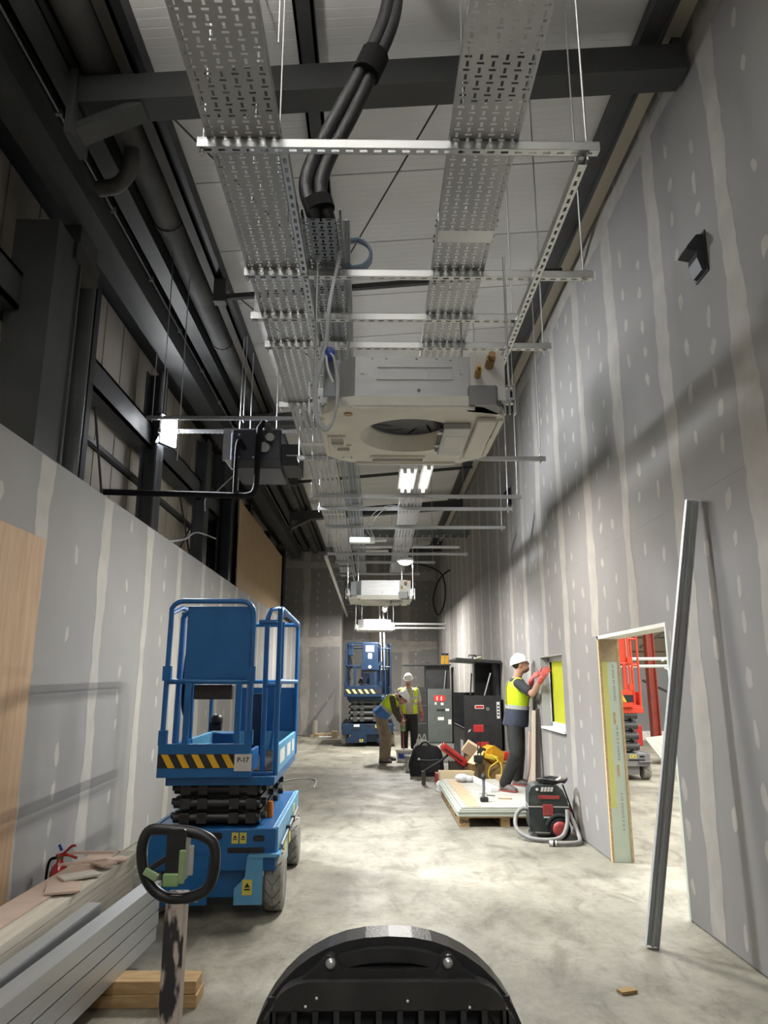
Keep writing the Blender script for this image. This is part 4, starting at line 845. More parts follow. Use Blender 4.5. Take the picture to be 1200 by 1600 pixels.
    te = m.build('toe_board', C['body'], o, bevel=0.004)
    m = MB(); bx(m, -0.408, 0.234, -0.033, -0.030, 0.965, 1.06); m.build('hazard_band', 'ink', te)
    n = 5; wst = 0.52 / n; z0, z1 = Z(0.967), Z(1.058)
    for q in range(n):
        x = -0.385 + wst * q * 1.0
        xa = x * k; w_ = wst * 0.46 * k; sh = wst * 0.5 * k
        MB().prism([(xa + sh, z0), (xa + sh + w_, z0), (xa + w_, z1), (xa, z1)], 0, 0.002, Matrix(((1, 0, 0, 0), (0, 0, 1, -0.0355 * l), (0, 1, 0, 0), (0, 0, 0, 1)))).build('hazard_stripe', C['haz'], te)
    m = MB(); bx(m, 0.375, 0.40, 0.1, 1.76, 0.90, 1.10); bx(m, -0.40, -0.375, 0.9, 1.76, 0.90, 1.10); bx(m, -0.39, 0.39, 1.74, 1.765, 0.9, 1.10); ts = m.build('toe_board', C['light'], o, bevel=0.004)
    for y0, y1 in ((0.35, 0.7), (0.9, 1.2), (1.35, 1.55)): MB().box(0.4005 * k, 0.4025 * k, y0 * l, y1 * l, Z(0.95), Z(1.05)).build('decal', 'label_white', ts)
    if sign and not big:
        s = MB().box(0.125, 0.245, -0.040, -0.036, Z(0.945), Z(1.06)).build('paper_sign', 'label_white', o); text('sign_text', sign, 0.045, 'ink', s, (0.185, -0.041, Z(1.02)), (PI / 2, 0, 0))
    # guard rails
    t = 0.019
    def rail(pts, name='guard_rail', r=t): return MB().tube([P(*p) for p in pts], r, 8).build(name, C['body'], o)
    def arch(x0, x1, y, z0, z1, c=0.09):
        a = [(x0, y, z0), (x0 + 0.008, y, z1 - c)] + [(x0 + c - c * math.cos(q * PI / 8), y, z1 - c + c * math.sin(q * PI / 8)) for q in range(1, 4)] + [(x0 + c, y, z1), (x1 - c, y, z1)]
        a += [(x1 - c + c * math.sin(q * PI / 8), y, z1 - c + c * math.cos(q * PI / 8)) for q in range(1, 4)] + [(x1, y, z1 - c), (x1, y, z0)]
        return rail(a)
    arch(-0.39, 0.215, -0.01, 1.1, 2.12); arch(-0.33, 0.19, 0.10, 1.1, 2.06)
    rail([(-0.38, -0.01, 1.555), (0.215, -0.01, 1.555)]); 
    for x in (-0.23, 0.13): m = MB(); bx(m, x - 0.02, x + 0.02, -0.025, 0.01, 1.1, 1.555); m.build('stanchion', C['body'], o)
    for x in (-0.385, 0.215):
        for z in (1.12, 1.56): m = MB(); bx(m, x - 0.028, x + 0.028, -0.035, 0.015, z, z + 0.1); m.build('rail_socket', C['body'], o)
    sd = -1
    rail([(-0.385, -0.01, 2.03), (-0.385, 0.3, 2.10), (-0.385, 1.7, 2.10)]); rail([(-0.385, -0.01, 1.555), (-0.385, 1.74, 1.555)])
    for x, ys in ((-0.40, (0.45, 0.9, 1.74)), (0.395, (0.11, 1.74))):
        for y in ys: rail([(x, y, 0.9), (x, y, 2.08)])
    rail([(0.395, 0.11, 2.0), (0.395, 0.16, 2.07), (0.395, 0.25, 2.09), (0.395, 1.68, 2.09), (0.395, 1.74, 2.05)], r=t * 1.1)
    rail([(0.395, 0.11, 1.555), (0.395, 1.74, 1.555)])
    rail([(0.30, 0.12, 0.9), (0.30, 0.12, 2.0), (0.32, 0.13, 2.07), (0.36, 0.3, 2.1), (0.36, 0.8, 2.09)]); rail([(0.30, 0.12, 1.53), (0.395, 0.12, 1.53)]); rail([(0.24, 0.1, 1.98), (0.395, 0.12, 1.98)])
    rail([(-0.385, 1.74, 2.08), (0.395, 1.74, 2.08)]); rail([(-0.385, 1.74, 1.555), (0.395, 1.74, 1.555)]); rail([(0.25, 1.0, 1.0), (0.33, 1.0, 1.6), (0.33, 1.0, 2.05)], 'gate_stay', 0.012)
    m = MB(); bx(m, -0.15, 0.39, 1.755, 1.765, 1.1, 1.5); m.build('rear_gate_panel', C['body'], o)
    # control panel and boxes
    if not big:
        m = MB(); bx(m, -0.272, 0.197, 0.02, 0.035, 1.565, 2.085); m.build('document_panel', C['body'], o, bevel=0.004)
        m = MB(); bx(m, -0.20, 0.075, 0.03, 0.12, 1.43, 1.535); m.build('control_box', 'plastic_black', o, bevel=0.008)
        MB().tube(spl([P(-0.31, 0.25, 2.0), P(-0.30, 0.28, 1.85), P(-0.325, 0.3, 1.7), P(-0.33, 0.3, 1.4), P(-0.30, 0.3, 1.27), P(-0.31, 0.35, 1.13)], 6), 0.017, 8).build('control_cable', 'rubber', o)
    else:
        m = MB(); bx(m, -0.10, 0.17, -0.03, 0.02, 1.6, 2.115); m.prism([(-0.12 * k, Z(1.47)), (0.19 * k, Z(1.47)), (0.19 * k, Z(1.62)), (-0.12 * k, Z(1.62))], -0.06, 0.02, Matrix(((1, 0, 0, 0), (0, 0, 1, 0), (0, 1, 0, 0), (0, 0, 0, 1)))); m.build('document_panel', C['body'], o, bevel=0.01)
        s = MB().box(-0.04 * k, 0.10 * k, -0.042, -0.036, Z(1.90), Z(2.05)).build('paper_sign', 'label_white', o); text('sign_text', sign, 0.075, 'ink', s, (0.03 * k, -0.044, Z(1.985)), (PI / 2, 0, 0))
        MB().box(0.0, 0.065 * k, -0.042, -0.036, Z(1.73), Z(1.86)).build('paper_sign', 'label_white', o)
        MB().cyl((0.03 * k, -0.075, Z(1.53)), (0.03 * k, -0.06, Z(1.53)), 0.04, 14).build('round_badge', 'label_white', o)
        m = MB(); bx(m, -0.09, 0.14, -0.02, 0.1, 1.40, 1.47); m.build('control_box', 'plastic_black', o)
        MB().box(-0.24 * k, -0.14 * k, -0.006, -0.002, Z(0.50), Z(0.56)).build('paper_sign', 'label_white', ch)
        MB().obox(P(-0.31, 0.1, 1.95), (0.14, 0.1, 0.3)).build('remote_pod', 'lift_blue_dark', o, bevel=0.02); MB().tube(spl([P(-0.31, 0.05, 1.8), P(-0.29, 0.02, 1.6), P(-0.33, 0.0, 1.4), P(-0.31, 0.0, 1.25)], 6), 0.022, 8).build('control_cable', 'rubber', o)
    # clutter carried on the deck: locker and drive housing of the lift
    m = MB(); bx(m, -0.16, 0.02, 0.6, 0.75, 0.925, 1.16); m.build('deck_locker', C['body'], o, bevel=0.01)
    m = MB(); bx(m, -0.37, 0.37, 0.12, 1.73, 0.925, 0.932); m.build('deck_mat', 'rubber', o)
    MB().ell(P(-0.13, 0.6, 1.26), (0.05, 0.05, 0.05)).box(-0.18 * k, -0.09 * k, 0.57 * l, 0.63 * l, Z(1.18), Z(1.24)).build('deck_controller', 'plastic_black', o)
    m = MB(); bx(m, 0.02, 0.14, 1.3, 1.5, 0.93, 1.45); m.build('deck_post', 'lift_blue_dark', o)
    return o
C1 = dict(body='lift_blue', light='lift_light', arm='plastic_black', haz='hazard_yellow')
scissor_lift('blue scissor lift marked P-17 standing at the left, closest to the camera', (-1.10, 5.35, 0), 0.022, 0.88, 1.78, [0, 0.57, 0.58, 0.865, 1.12, 1.55, 2.13], C1, 'P-17')
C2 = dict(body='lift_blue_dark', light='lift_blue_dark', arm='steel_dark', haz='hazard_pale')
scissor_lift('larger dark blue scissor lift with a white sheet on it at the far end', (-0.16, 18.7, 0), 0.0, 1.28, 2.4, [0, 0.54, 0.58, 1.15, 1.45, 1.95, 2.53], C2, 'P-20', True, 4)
C3 = dict(body='lift_red', light='lift_red', arm='steel_dark', haz='hazard_yellow', base='hall_grey')
scissor_lift('orange red scissor lift in the hall, seen through the doorway', (4.02, 12.3, 0), 0.0, 0.95, 1.8, [0, 0.42, 0.44, 1.1, 1.42, 1.85, 2.4], C3, '', False, 4)
# ------------------------------------------------------------------ near left: pallet truck tiller, stacks, extinguisher
o = thing('pallet_truck', 'upright tiller of a pallet truck with black loop grip and paint-scuffed post', 'pallet truck', (-0.568, 2.30, 0))
pts = []
for (x, z) in ((-0.088, 1.128), (-0.03, 1.128), (0.03, 1.122), (0.075, 1.108), (0.1, 1.085), (0.106, 1.04), (0.098, 0.99), (0.078, 0.962), (0.03, 0.945), (-0.02, 0.944), (-0.06, 0.962), (-0.09, 0.995), (-0.106, 1.04), (-0.108, 1.09)): pts.append((x, -0.01, z))
pts = spl(pts + [pts[0], pts[1]], 5)
MB().tube(pts, 0.0155, 10, caps=False).build('loop_grip', 'plastic_black', o)
MB().prism(rrect(-0.031, 0.025, 0.99, 1.135, 0.012), -0.03, 0.03, Matrix(((1, 0, 0, 0), (0, 0, 1, -0.01), (0, 1, 0, 0), (0, 0, 0, 1)))).build('head', 'plastic_black', o, bevel=0.005)
MB().tube([(-0.10, -0.01, 1.01), (-0.03, -0.03, 1.055)], 0.009, 8).build('finger_lever', 'plastic_black', o)
MB().obox((0.018, -0.043, 1.035), (0.018, 0.012, 0.09)).build('trigger', 'handle_green', o, bevel=0.004)
MB().obox((-0.012, -0.042, 1.0), (0.045, 0.012, 0.035)).build('switch_plate', 'handle_green', o, bevel=0.004); MB().obox((-0.072, -0.03, 1.012), (0.045, 0.012, 0.022), (0, 0.5, 0)).build('rocker', 'handle_green', o, bevel=0.004)
MB().obox((0.04, -0.03, 1.05), (0.014, 0.012, 0.08)).build('side_switch', 'vac_light', o, bevel=0.003)
MB().prism(rrect(-0.031, 0.027, -0.02, 0.035, 0.008), 0.22, 0.955).build('post', 'scuffed', o)
MB().box(-0.10, 0.10, -0.12, 0.14, 0.05, 0.24).build('drive_housing', 'dusty_black', o, bevel=0.02)
for x in (-0.27, 0.11): MB().box(x, x + 0.16, -1.35, -0.05, 0.05, 0.09).build('fork', 'steel_dark', o, bevel=0.01)
MB().box(-0.27, 0.27, -0.14, -0.04, 0.05, 0.22).build('fork_carriage', 'steel_dark', o, bevel=0.01)
MB().cyl((-0.03, 0.06, 0.06), (0.03, 0.06, 0.06), 0.06, 16).build('wheel', 'rubber', o)
for x in (-0.19, 0.19): MB().cyl((x - 0.03, -1.2, 0.035), (x + 0.03, -1.2, 0.035), 0.035, 12).build('wheel', 'rubber', o)
for k, z in enumerate((0.0, 0.0585)):
    o = MB().box(-0.90, 0, 0, 0.16 if k == 0 else 0.145, 0, 0.0575).build('timber_bearer', 'timber', bevel=0.004); o.location = (-0.865 - 0.008 * k, 4.0 + 0.008 * k, z + 0.0005)
    tag(o, ['lower', 'upper'][k] + ' timber bearer under the end of the metal sections', 'timber', 'timber bearers')
for k, z in enumerate((0.0, 0.0585)):
    o = MB().box(-0.90, 0, 0, 0.15, 0, 0.0575).build('timber_bearer', 'timber', bevel=0.004); o.location = (-1.12, 1.9, z + 0.0005); tag(o, ['lower', 'upper'][k] + ' timber bearer under the near end of the metal sections', 'timber', 'timber bearers')
def csec(L, w, h, t=0.003, lip=0.018):      # C section along -y, web to +x
    m = MB(); m.box(-t, 0, -L, 0, 0, h).box(-w, -t, -L, 0, 0, t).box(-w, -t, -L, 0, h - t, h).box(-w, -w + t, -L, 0, t, lip).box(-w, -w + t, -L, 0, h - lip, h - t); return m
cs = csec(3.4, 0.095, 0.070); ordr = ['bottom', 'second', 'third', 'top']
for k in range(4):
    o = cs.build('steel_section', 'galv_sheet'); o.location = (-1.245 + 0.004 * (k % 2), 4.60 + 0.01 * k, 0.118 + 0.0775 * k); o.rotation_euler = (0, 0, -0.05)
    MB().box(-0.09, -0.012, -3.35, -0.02, -0.0073, -0.0003).build('packing_strip', 'rubber', o) if k else None
    tag(o, ordr[k] + ' galvanised steel section of the stack at the lower left', 'steel section', 'stacked steel sections')
o = csec(2.6, 0.068, 0.07).build('steel_section', 'galv_sheet'); o.location = (-1.408, 4.12, 0.372); o.rotation_euler = (0, 0, -0.028); tag(o, 'shorter bluish steel section lying between the bright stack and the cream boards', 'steel section', 'stacked steel sections')
o = csec(2.6, 0.068, 0.25).build('steel_section', 'galv_sheet'); o.location = (-1.408, 4.2, 0.119); o.rotation_euler = (0, 0, -0.028); tag(o, 'deep steel section under the bluish one, against the cream boards', 'steel section', 'stacked steel sections')
for k in range(9):
    o = MB().box(-0.26, 0, -3.6, 0, 0, 0.041).build('fascia_board', 'mdf_white', bevel=0.002); o.location = (-1.507 + random.uniform(-0.005, 0.003), 5.0 + random.uniform(-0.06, 0.03), 0.118 + 0.0425 * k); o.rotation_euler = (0, 0, -0.012)
    tag(o, ('lowest', 'second lowest', 'third lowest', 'fourth lowest', 'middle', 'fourth highest', 'third highest', 'second highest', 'topmost')[k] + ' cream board of the stack beside the left partition', 'board', 'stacked cream boards')
o = MB().box(-0.26, -0.10, -3.5, 0, 0, 0.008).build('paper_sheet', 'paper_pink'); o.location = (-1.507, 4.98, 0.501); o.rotation_euler = (0, 0, -0.012); tag(o, 'pinkish backing sheet lying on top of the cream boards', 'sheet')
for k, (x, y, sx, sy, r, lb) in enumerate(((-1.50, 3.75, 0.17, 0.2, 0.3, 'torn pinkish plasterboard scrap with a curled edge, nearest on the cream boards'), (-1.55, 4.12, 0.26, 0.022, 0.5, 'narrow plasterboard strip lying askew on the scraps'), (-1.57, 4.3, 0.26, 0.025, 0.06, 'narrow plasterboard strip lying across the boards'),
     (-1.47, 4.22, 0.10, 0.13, 0.9, 'small square plasterboard offcut among the strips'), (-1.52, 4.0, 0.2, 0.12, 0.7, 'flat grey plasterboard offcut under the strips'), (-1.45, 4.36, 0.14, 0.1, 0.2, 'pale offcut resting near the far end of the scraps'))):
    o = MB().box(-sx / 2, sx / 2, -sy / 2, sy / 2, 0, 0.0125).build('plasterboard_offcut', 'paper_pink' if k != 4 else 'gypsum', bevel=0.002)
    lift = {0: 0, 1: 0.04, 2: 0.053, 3: 0.013, 4: 0.0, 5: 0.0}[k]
    o.location = (x - 0.10, y + 0.35, 0.510 + lift); o.rotation_euler = (0.0, 0.0, r); tag(o, lb, 'offcut', 'plasterboard scraps')
o = thing('fire_extinguisher', 'small red fire extinguisher with a blue tag behind the cream boards', 'fire extinguisher', (-2.19, 5.50, 0))
MB().lathe([(0.05, 0.0), (0.062, 0.012), (0.062, 0.26), (0.05, 0.30), (0.025, 0.325), (0.018, 0.36)], 18).build('cylinder', 'red_ext', o)
MB().cyl((0, 0, 0.345), (0, 0, 0.375), 0.022, 12).build('valve', 'copper_cap', o)
MB().tube(spl([(-0.03, 0, 0.37), (0.02, 0, 0.385), (0.07, 0, 0.43), (0.10, 0, 0.435)], 5), 0.009, 8).build('lever', 'red_ext', o); MB().tube(spl([(-0.02, 0, 0.37), (0.05, 0, 0.375), (0.115, 0, 0.355)], 5), 0.010, 8).build('grip', 'red_ext', o)
MB().tube(spl([(-0.015, 0, 0.36), (-0.07, 0, 0.34), (-0.085, 0, 0.25), (-0.08, 0, 0.1)], 6), 0.010, 8).build('hose', 'rubber', o)
MB().obox((0.0, -0.01, 0.425), (0.02, 0.01, 0.045), (0, -0.5, 0)).build('pin_tag', 'blue_plastic', o)
# ------------------------------------------------------------------ black backrest shell right in front of the camera
o = thing('seat_back', 'black moulded backrest shell with vent slots and two bolts, at the bottom edge', 'seat', (0.022, 1.15, 0))
def arch2(w, zt, zb, flat, n=14, p=2.4):
    """dome outline, superellipse shoulders"""
    pts = []
    for q in range(n + 1):
        a = PI * q / n; c = math.cos(a); s_ = math.sin(a)
        pts.append((w * math.copysign(abs(c) ** (2 / p), c), zb + (zt - zb) * abs(s_) ** (2 / p)))
    return pts
XZ = Matrix(((1, 0, 0, 0), (0, 0, 1, 0), (0, 1, 0, 0), (0, 0, 0, 1)))
def vplane(y, tilt=0.0): return Matrix.Translation((0, y, 0)) @ XZ
out = arch2(0.205, 1.195, 0.98, 0, 24, 2.25)
MB().prism([(0.205, 0.62)] + out + [(-0.205, 0.62)], 0.0, 0.05, vplane(0.0)).build('shell', 'plastic_black', o, bevel=0.012, seg=3)
inn = arch2(0.187, 1.183, 0.98, 0, 24, 2.25)
m = MB(); ring_o = [(0.187, 0.64)] + inn + [(-0.187, 0.64)]; ring_i = [(0.172, 0.66)] + arch2(0.172, 1.166, 0.98, 0, 24, 2.25) + [(-0.172, 0.66)]
nn = len(ring_o); m.add([(x, -0.012, z) for x, z in ring_o] + [(x, -0.012, z) for x, z in ring_i] + [(x, 0.002, z) for x, z in ring_o] + [(x, 0.002, z) for x, z in ring_i], [f for q in range(nn - 1) for f in ((q, q + 1, nn + q + 1, nn + q), (q, 2 * nn + q, 2 * nn + q + 1, q + 1), (nn + q, nn + q + 1, 3 * nn + q + 1, 3 * nn + q))])
m.build('rolled_edge', 'plastic_black', o)
MB().prism([(-0.13, 1.140), (0.13, 1.140), (0.105, 1.158), (0.088, 1.176), (0.076, 1.176), (0.067, 1.159), (-0.067, 1.159), (-0.076, 1.176), (-0.088, 1.176), (-0.105, 1.158)], -0.018, 0.002, vplane(0.0)).build('bolt_bridge', 'plastic_black', o, bevel=0.004)
for x in (-0.082, 0.082): MB().ell((x, -0.02, 1.167), (0.0075, 0.006, 0.0075)).build('bolt', 'zinc', o)
# inner panel: frame of bars round a row of vents
m = MB(); y0, y1 = -0.03, -0.004
def slab(pl): m.prism(pl, y0, y1, vplane(0))
slab([(-0.16, 1.112)] + [(-0.16 + 0.05 * (1 - math.cos(q * PI / 10)), 1.112 + 0.035 * math.sin(q * PI / 10)) for q in range(6)] + [(0.11 + 0.05 * math.sin(q * PI / 10), 1.112 + 0.035 * math.cos(q * PI / 10)) for q in range(6)])
for q in range(12): x = -0.1595 + 0.029 * q; slab([(x - 0.004, 1.082), (x + 0.004, 1.082), (x + 0.004, 1.113), (x - 0.004, 1.113)])
slab([(-0.165, 0.7), (0.165, 0.7), (0.165, 1.06), (0.12, 1.083), (-0.12, 1.083), (-0.165, 1.06)])
slab([(-0.187, 0.7), (-0.16, 0.7), (-0.16, 1.113), (-0.172, 1.1), (-0.187, 1.0)]); slab([(0.16, 0.7), (0.187, 0.7), (0.187, 1.0), (0.172, 1.1), (0.16, 1.113)])
m.build('vent_panel', 'dusty_black', o, bevel=0.003)
MB().box(-0.17, 0.17, -0.006, -0.001, 0.7, 1.12).build('vent_backing', 'ink', o)
for x, z in ((-0.1, 1.128), (0.025, 1.124), (-0.115, 1.118), (0.11, 1.116)): MB().ell((x, -0.031, z), (0.002, 0.002, 0.002), n=8, m=6).build('dust_fleck', 'label_white', o)
MB().box(-0.2, 0.2, 0.04, 0.46, 0.55, 0.68).build('seat_cushion', 'plastic_black', o, bevel=0.03); MB().box(-0.16, 0.16, 0.0, 0.4, 0.0, 0.55).build('pedestal', 'dusty_black', o, bevel=0.02)
# ------------------------------------------------------------------ leaning steel studs
def leaning(name, label, p0, p1, prof_w, prof_d, matname, cat='stud', up=(0, 1, 0)):
    o = thing(name, label, cat, p0); p0 = Vector(p0); p1 = Vector(p1); d = (p1 - p0); L = d.length; d.normalize(); x = d.cross(Vector(up)).normalized(); u = x.cross(d)
    M = Matrix(((x.x, u.x, d.x, 0), (x.y, u.y, d.y, 0), (x.z, u.z, d.z, 0), (0, 0, 0, 1)))
    return o, M, L
o, M, L = leaning('metal_stud', 'two nested galvanised studs leaning on the right wall over the doorway edge', (1.665, 4.80, 0.008), (2.055, 4.53, 2.70), 0, 0, 'galv')
for k, (dx, dy, mt) in enumerate(((-0.021, 0.0, 'galv_stud'), (0.017, 0.010, 'galv_stud'))):
    m = MB(); w = 0.038; t = 0.003; d_ = 0.03
    m.box(dx - w / 2, dx + w / 2, dy, dy + t, 0, L, M).box(dx - w / 2, dx - w / 2 + t, dy - d_, dy, 0, L, M).box(dx + w / 2 - t, dx + w / 2, dy - d_, dy, 0, L, M)
    m.box(dx - 0.010, dx - 0.004, dy - 0.006, dy, 0, L, M).box(dx + 0.004, dx + 0.010, dy - 0.006, dy, 0, L, M); m.build('stud', mt, o)
o, M, L = leaning('metal_stud', 'brown grey steel track leaning on the wall under the yellow window', (2.0, 9.42, 0.003), (2.09, 9.55, 1.22), 0, 0, 'galv')
MB().box(-0.03, 0.03, 0, 0.004, 0, L, M).box(-0.03, -0.026, -0.03, 0, 0, L, M).build('stud', 'steel_brown', o); MB().box(0.03, 0.075, -0.01, 0.02, 0, L * 0.98, M).build('stud', 'dust', o)
o = MB().box(-0.006, 0.006, -0.16, 0.16, 0, 0.9).build('plasterboard_offcut', 'paper_pink'); o.location = (2.03, 10.05, 0.003); o.rotation_euler = (0, 0.075, 0); tag(o, 'tall pinkish plasterboard offcut leaning on the wall behind the man', 'offcut')
tag(MB().obox((1.301, 4.16, 0.008), (0.09, 0.05, 0.014), (0, 0, 0.3)).build('cardboard_scrap', 'cardboard'), 'little scrap of cardboard lying on the floor before the studs', 'scrap')
tag(MB().tube(spl([(-0.9, 11.5, 0.012), (-0.95, 12.4, 0.012), (-1.2, 12.6, 0.012), (-1.5, 12.2, 0.012)], 8), 0.011, 6).build('loose_cable', 'cable_white'), 'white cable lying on the floor behind the near blue lift', 'cable')
# ------------------------------------------------------------------ pallet of boards
o = thing('timber_pallet', 'timber pallet with stencilled blocks under the stack of grey boards', 'pallet', (0.95, 8.53, 0))
for x in (0.0, 0.45, 0.9):
    MB().box(x, x + 0.1, 0, 2.35, 0, 0.018).build('bottom_board', 'timber', o)
    for y in (0, 0.56, 1.12, 1.68, 2.24): MB().box(x, x + 0.1, y, y + 0.11, 0.018, 0.09).build('block', 'timber', o, bevel=0.003)
for y in (0, 0.38, 0.76, 1.14, 1.52, 1.9, 2.24): MB().box(0, 1.0, y, y + 0.11, 0.09, 0.108).build('deck_board', 'timber', o)
text('stencil', 'DNA', 0.055, 'ink', o, (0.05, -0.001, 0.055), (PI / 2, 0, 0))
for k in range(5):
    o = MB().box(0, 1.02, 0, 2.4, 0, 0.0185).build('cement_board', 'cement_board' if k == 4 else 'board_edge', bevel=0.002); dx = (0, 0.01, 0.0, 0.02, 0.045)[k]
    o.location = (0.92 + dx, 8.5 + dx * 0.5, 0.109 + 0.019 * k); tag(o, ('lowest', 'second lowest', 'middle', 'second highest', 'topmost')[k] + ' grey board of the stack on the timber pallet', 'board', 'boards stacked on the pallet')
o = MB().box(0, 0.16, 0, 2.2, 0, 0.003).build('timber_lath', 'timber_pale'); o.location = (1.03, 8.55, 0.2045); tag(o, 'flat tan timber lath lying along the topmost grey board', 'timber')
o = thing('suction_handle', 'small tool with round black head standing on the grey boards', 'tool', (1.275, 8.9, 0.205))
MB().box(-0.045, 0.045, -0.04, 0.04, 0, 0.05).build('foot', 'plastic_black', o, bevel=0.008); MB().tube([(-0.01, 0, 0.05), (0.0, 0, 0.13), (0.0, 0, 0.24)], [0.022, 0.016, 0.018], 10).build('stem', 'galv_dark', o); MB().ell((0, 0, 0.27), (0.033, 0.033, 0.036)).build('knob', 'dusty_black', o); MB().bar((0.03, 0, 0.07), (0.13, 0.02, 0.06), 0.02, 0.012).build('lever', 'galv_dark', o)
for k, (x, y, sx, sy, r) in enumerate(((1.33, 9.55, 0.12, 0.1, 0.4), (1.55, 9.1, 0.16, 0.05, -0.3))):
    o = MB().box(-sx / 2, sx / 2, -sy / 2, sy / 2, 0, 0.015).build('board_scrap', 'timber_pale' if k else 'gypsum', bevel=0.003); o.location = (x, y, 0.2045); o.rotation_euler = (0, 0, r); tag(o, ['square scrap lying on the grey boards near the round-headed tool', 'narrow wood scrap on the grey boards by the shoe'][k], 'scrap')
o = MB().box(-0.035, 0.035, -0.28, 0.28, 0, 0.07).build('timber_batten', 'timber', bevel=0.004); o.location = (1.78, 10.58, 0.2045); o.rotation_euler = (0, 0, 0.06); tag(o, 'timber batten lying on the grey boards behind the boot', 'timber')
o = MB().box(-0.05, 0.05, -0.6, 0.6, 0, 0.05).build('foam_strip', 'white_plastic', bevel=0.006); o.location = (1.45, 10.25, 0.2045); o.rotation_euler = (0, 0, 0.12); tag(o, 'white foam strip lying at the back of the grey boards', 'strip')
o = MB().ell((0, 0, 0.055), (0.10, 0.09, 0.055)).ell((0.09, -0.02, 0.045), (0.07, 0.06, 0.045)).build('rag', 'white_bag'); o.location = (1.22, 10.6, 0.203); tag(o, 'crumpled grey white rag on the far edge of the grey boards', 'rag')
# ------------------------------------------------------------------ vacuum cleaner
o = thing('vacuum_cleaner', 'dusty dark site vacuum cleaner with red wheels and a grey hose', 'vacuum cleaner', (1.80, 8.02, 0), -0.10)
prof = [(-0.19, 0.075), (-0.20, 0.13), (-0.20, 0.36), (-0.195, 0.44), (-0.165, 0.50), (-0.12, 0.52), (0.10, 0.515), (0.15, 0.47), (0.19, 0.38), (0.20, 0.32), (0.20, 0.13), (0.19, 0.06)]
MB().prism(prof, -0.16, 0.16, XZ).build('body', 'vac_body', o, bevel=0.025, seg=3)
MB().prism([(p[0] * 1.012, 0.305 + 0.012 * q) for q, p in ((0, prof[2]), (0, prof[10]), (1, prof[10]), (1, prof[2]))], -0.164, 0.164, XZ).build('seam', 'vac_light', o)
MB().box(-0.10, 0.115, -0.167, -0.158, 0.385, 0.42).build('red_stripe', 'vac_red', o, bevel=0.003)
pb = MB().box(-0.085, 0.05, -0.168, -0.158, 0.455, 0.505).build('name_plate', 'vac_body', o, bevel=0.003)

for q in range(4):
    x = -0.075 + 0.032 * q
    MB().prism([(x, 0.459), (x + 0.024, 0.459), (x + 0.034, 0.5), (x + 0.010, 0.5)], -0.1695, -0.167, XZ).build('lettering', 'label_white', pb); MB().cyl((x + 0.017, -0.1705, 0.479), (x + 0.017, -0.168, 0.479), 0.005, 8).build('lettering', 'red_sign', pb)

for x in (-0.11,): MB().cyl((x, -0.168, 0.478), (x, -0.158, 0.478), 0.014, 12).build('badge', 'label_white', o)
MB().box(-0.06, 0.045, -0.170, -0.158, 0.225, 0.335).build('latch', 'vac_red', o, bevel=0.015); MB().box(-0.055, 0.04, -0.169, -0.160, 0.205, 0.218).build('latch_label', 'label_white', o)
w = MB().lathe([(0.03, -0.03), (0.07, -0.03), (0.075, 0.03), (0.03, 0.03)], 24, Matrix.Translation((0.10, -0.175, 0.105)) @ Matrix.Rotation(PI / 2, 4, 'X')).build('wheel', 'vac_red', o)
MB().lathe([(0.07, -0.028), (0.105, -0.028), (0.105, 0.028), (0.07, 0.028)], 24, Matrix.Translation((0.10, -0.172, 0.106)) @ Matrix.Rotation(PI / 2, 4, 'X')).build('tyre', 'rubber', w)
MB().lathe([(0.03, -0.03), (0.105, -0.03), (0.105, 0.03), (0.03, 0.03)], 24, Matrix.Translation((0.10, 0.172, 0.106)) @ Matrix.Rotation(PI / 2, 4, 'X')).build('wheel', 'rubber', o)
m = MB(); pa = [(0.10 + 0.125 * math.cos(a), 0.106 + 0.125 * math.sin(a)) for a in [PI * (0.08 + 0.84 * q / 10) for q in range(11)]]; pb_ = [(0.10 + 0.145 * math.cos(a), 0.106 + 0.145 * math.sin(a)) for a in [PI * (0.92 - 0.84 * q / 10) for q in range(11)]]
m.prism(pa + pb_, -0.2, -0.155, XZ); m.build('mudguard', 'vac_body', o)
for y in (-0.11, 0.11): MB().cyl((-0.16, y - 0.015, 0.032), (-0.16, y + 0.015, 0.032), 0.032, 12).box(-0.18, -0.14, y - 0.01, y + 0.01, 0.03, 0.08).build('castor', 'vac_hose', o)
MB().tube(spl([(-0.19, -0.05, 0.27), (-0.27, -0.06, 0.27), (-0.33, -0.09, 0.2), (-0.33, -0.17, 0.1), (-0.22, -0.27, 0.035), (-0.03, -0.33, 0.03), (0.10, -0.31, 0.06), (0.165, -0.24, 0.16), (0.18, -0.19, 0.29)], 8), 0.021, 10).build('hose', 'vac_hose', o)
MB().tube(spl([(0.19, -0.15, 0.27), (0.24, -0.2, 0.17), (0.27, -0.28, 0.06), (0.25, -0.40, 0.03), (0.14, -0.47, 0.028), (0.02, -0.48, 0.028)], 8), 0.021, 10).build('hose', 'vac_hose', o)
nz = MB().cyl((0.02, -0.48, 0.028), (-0.05, -0.475, 0.028), 0.026, 14).build('hose_end', 'white_plastic', o); MB().cyl((0.005, -0.479, 0.028), (-0.015, -0.4775, 0.028), 0.028, 14).build('collar', 'plastic_black', nz); MB().cyl((-0.049, -0.475, 0.028), (-0.053, -0.4747, 0.028), 0.02, 12).build('bore', 'ink', nz)
for k in range(5):
    a = 0.10 + 0.008 * k; MB().tube([(0.06 + 1.2 * a * math.cos(2 * PI * q / 16), -0.02 + 0.9 * a * math.sin(2 * PI * q / 16), 0.53 + 0.008 * k + 0.012 * math.sin(q + k)) for q in range(17)], 0.009, 6).build('mains_cable', 'dusty_black', o)
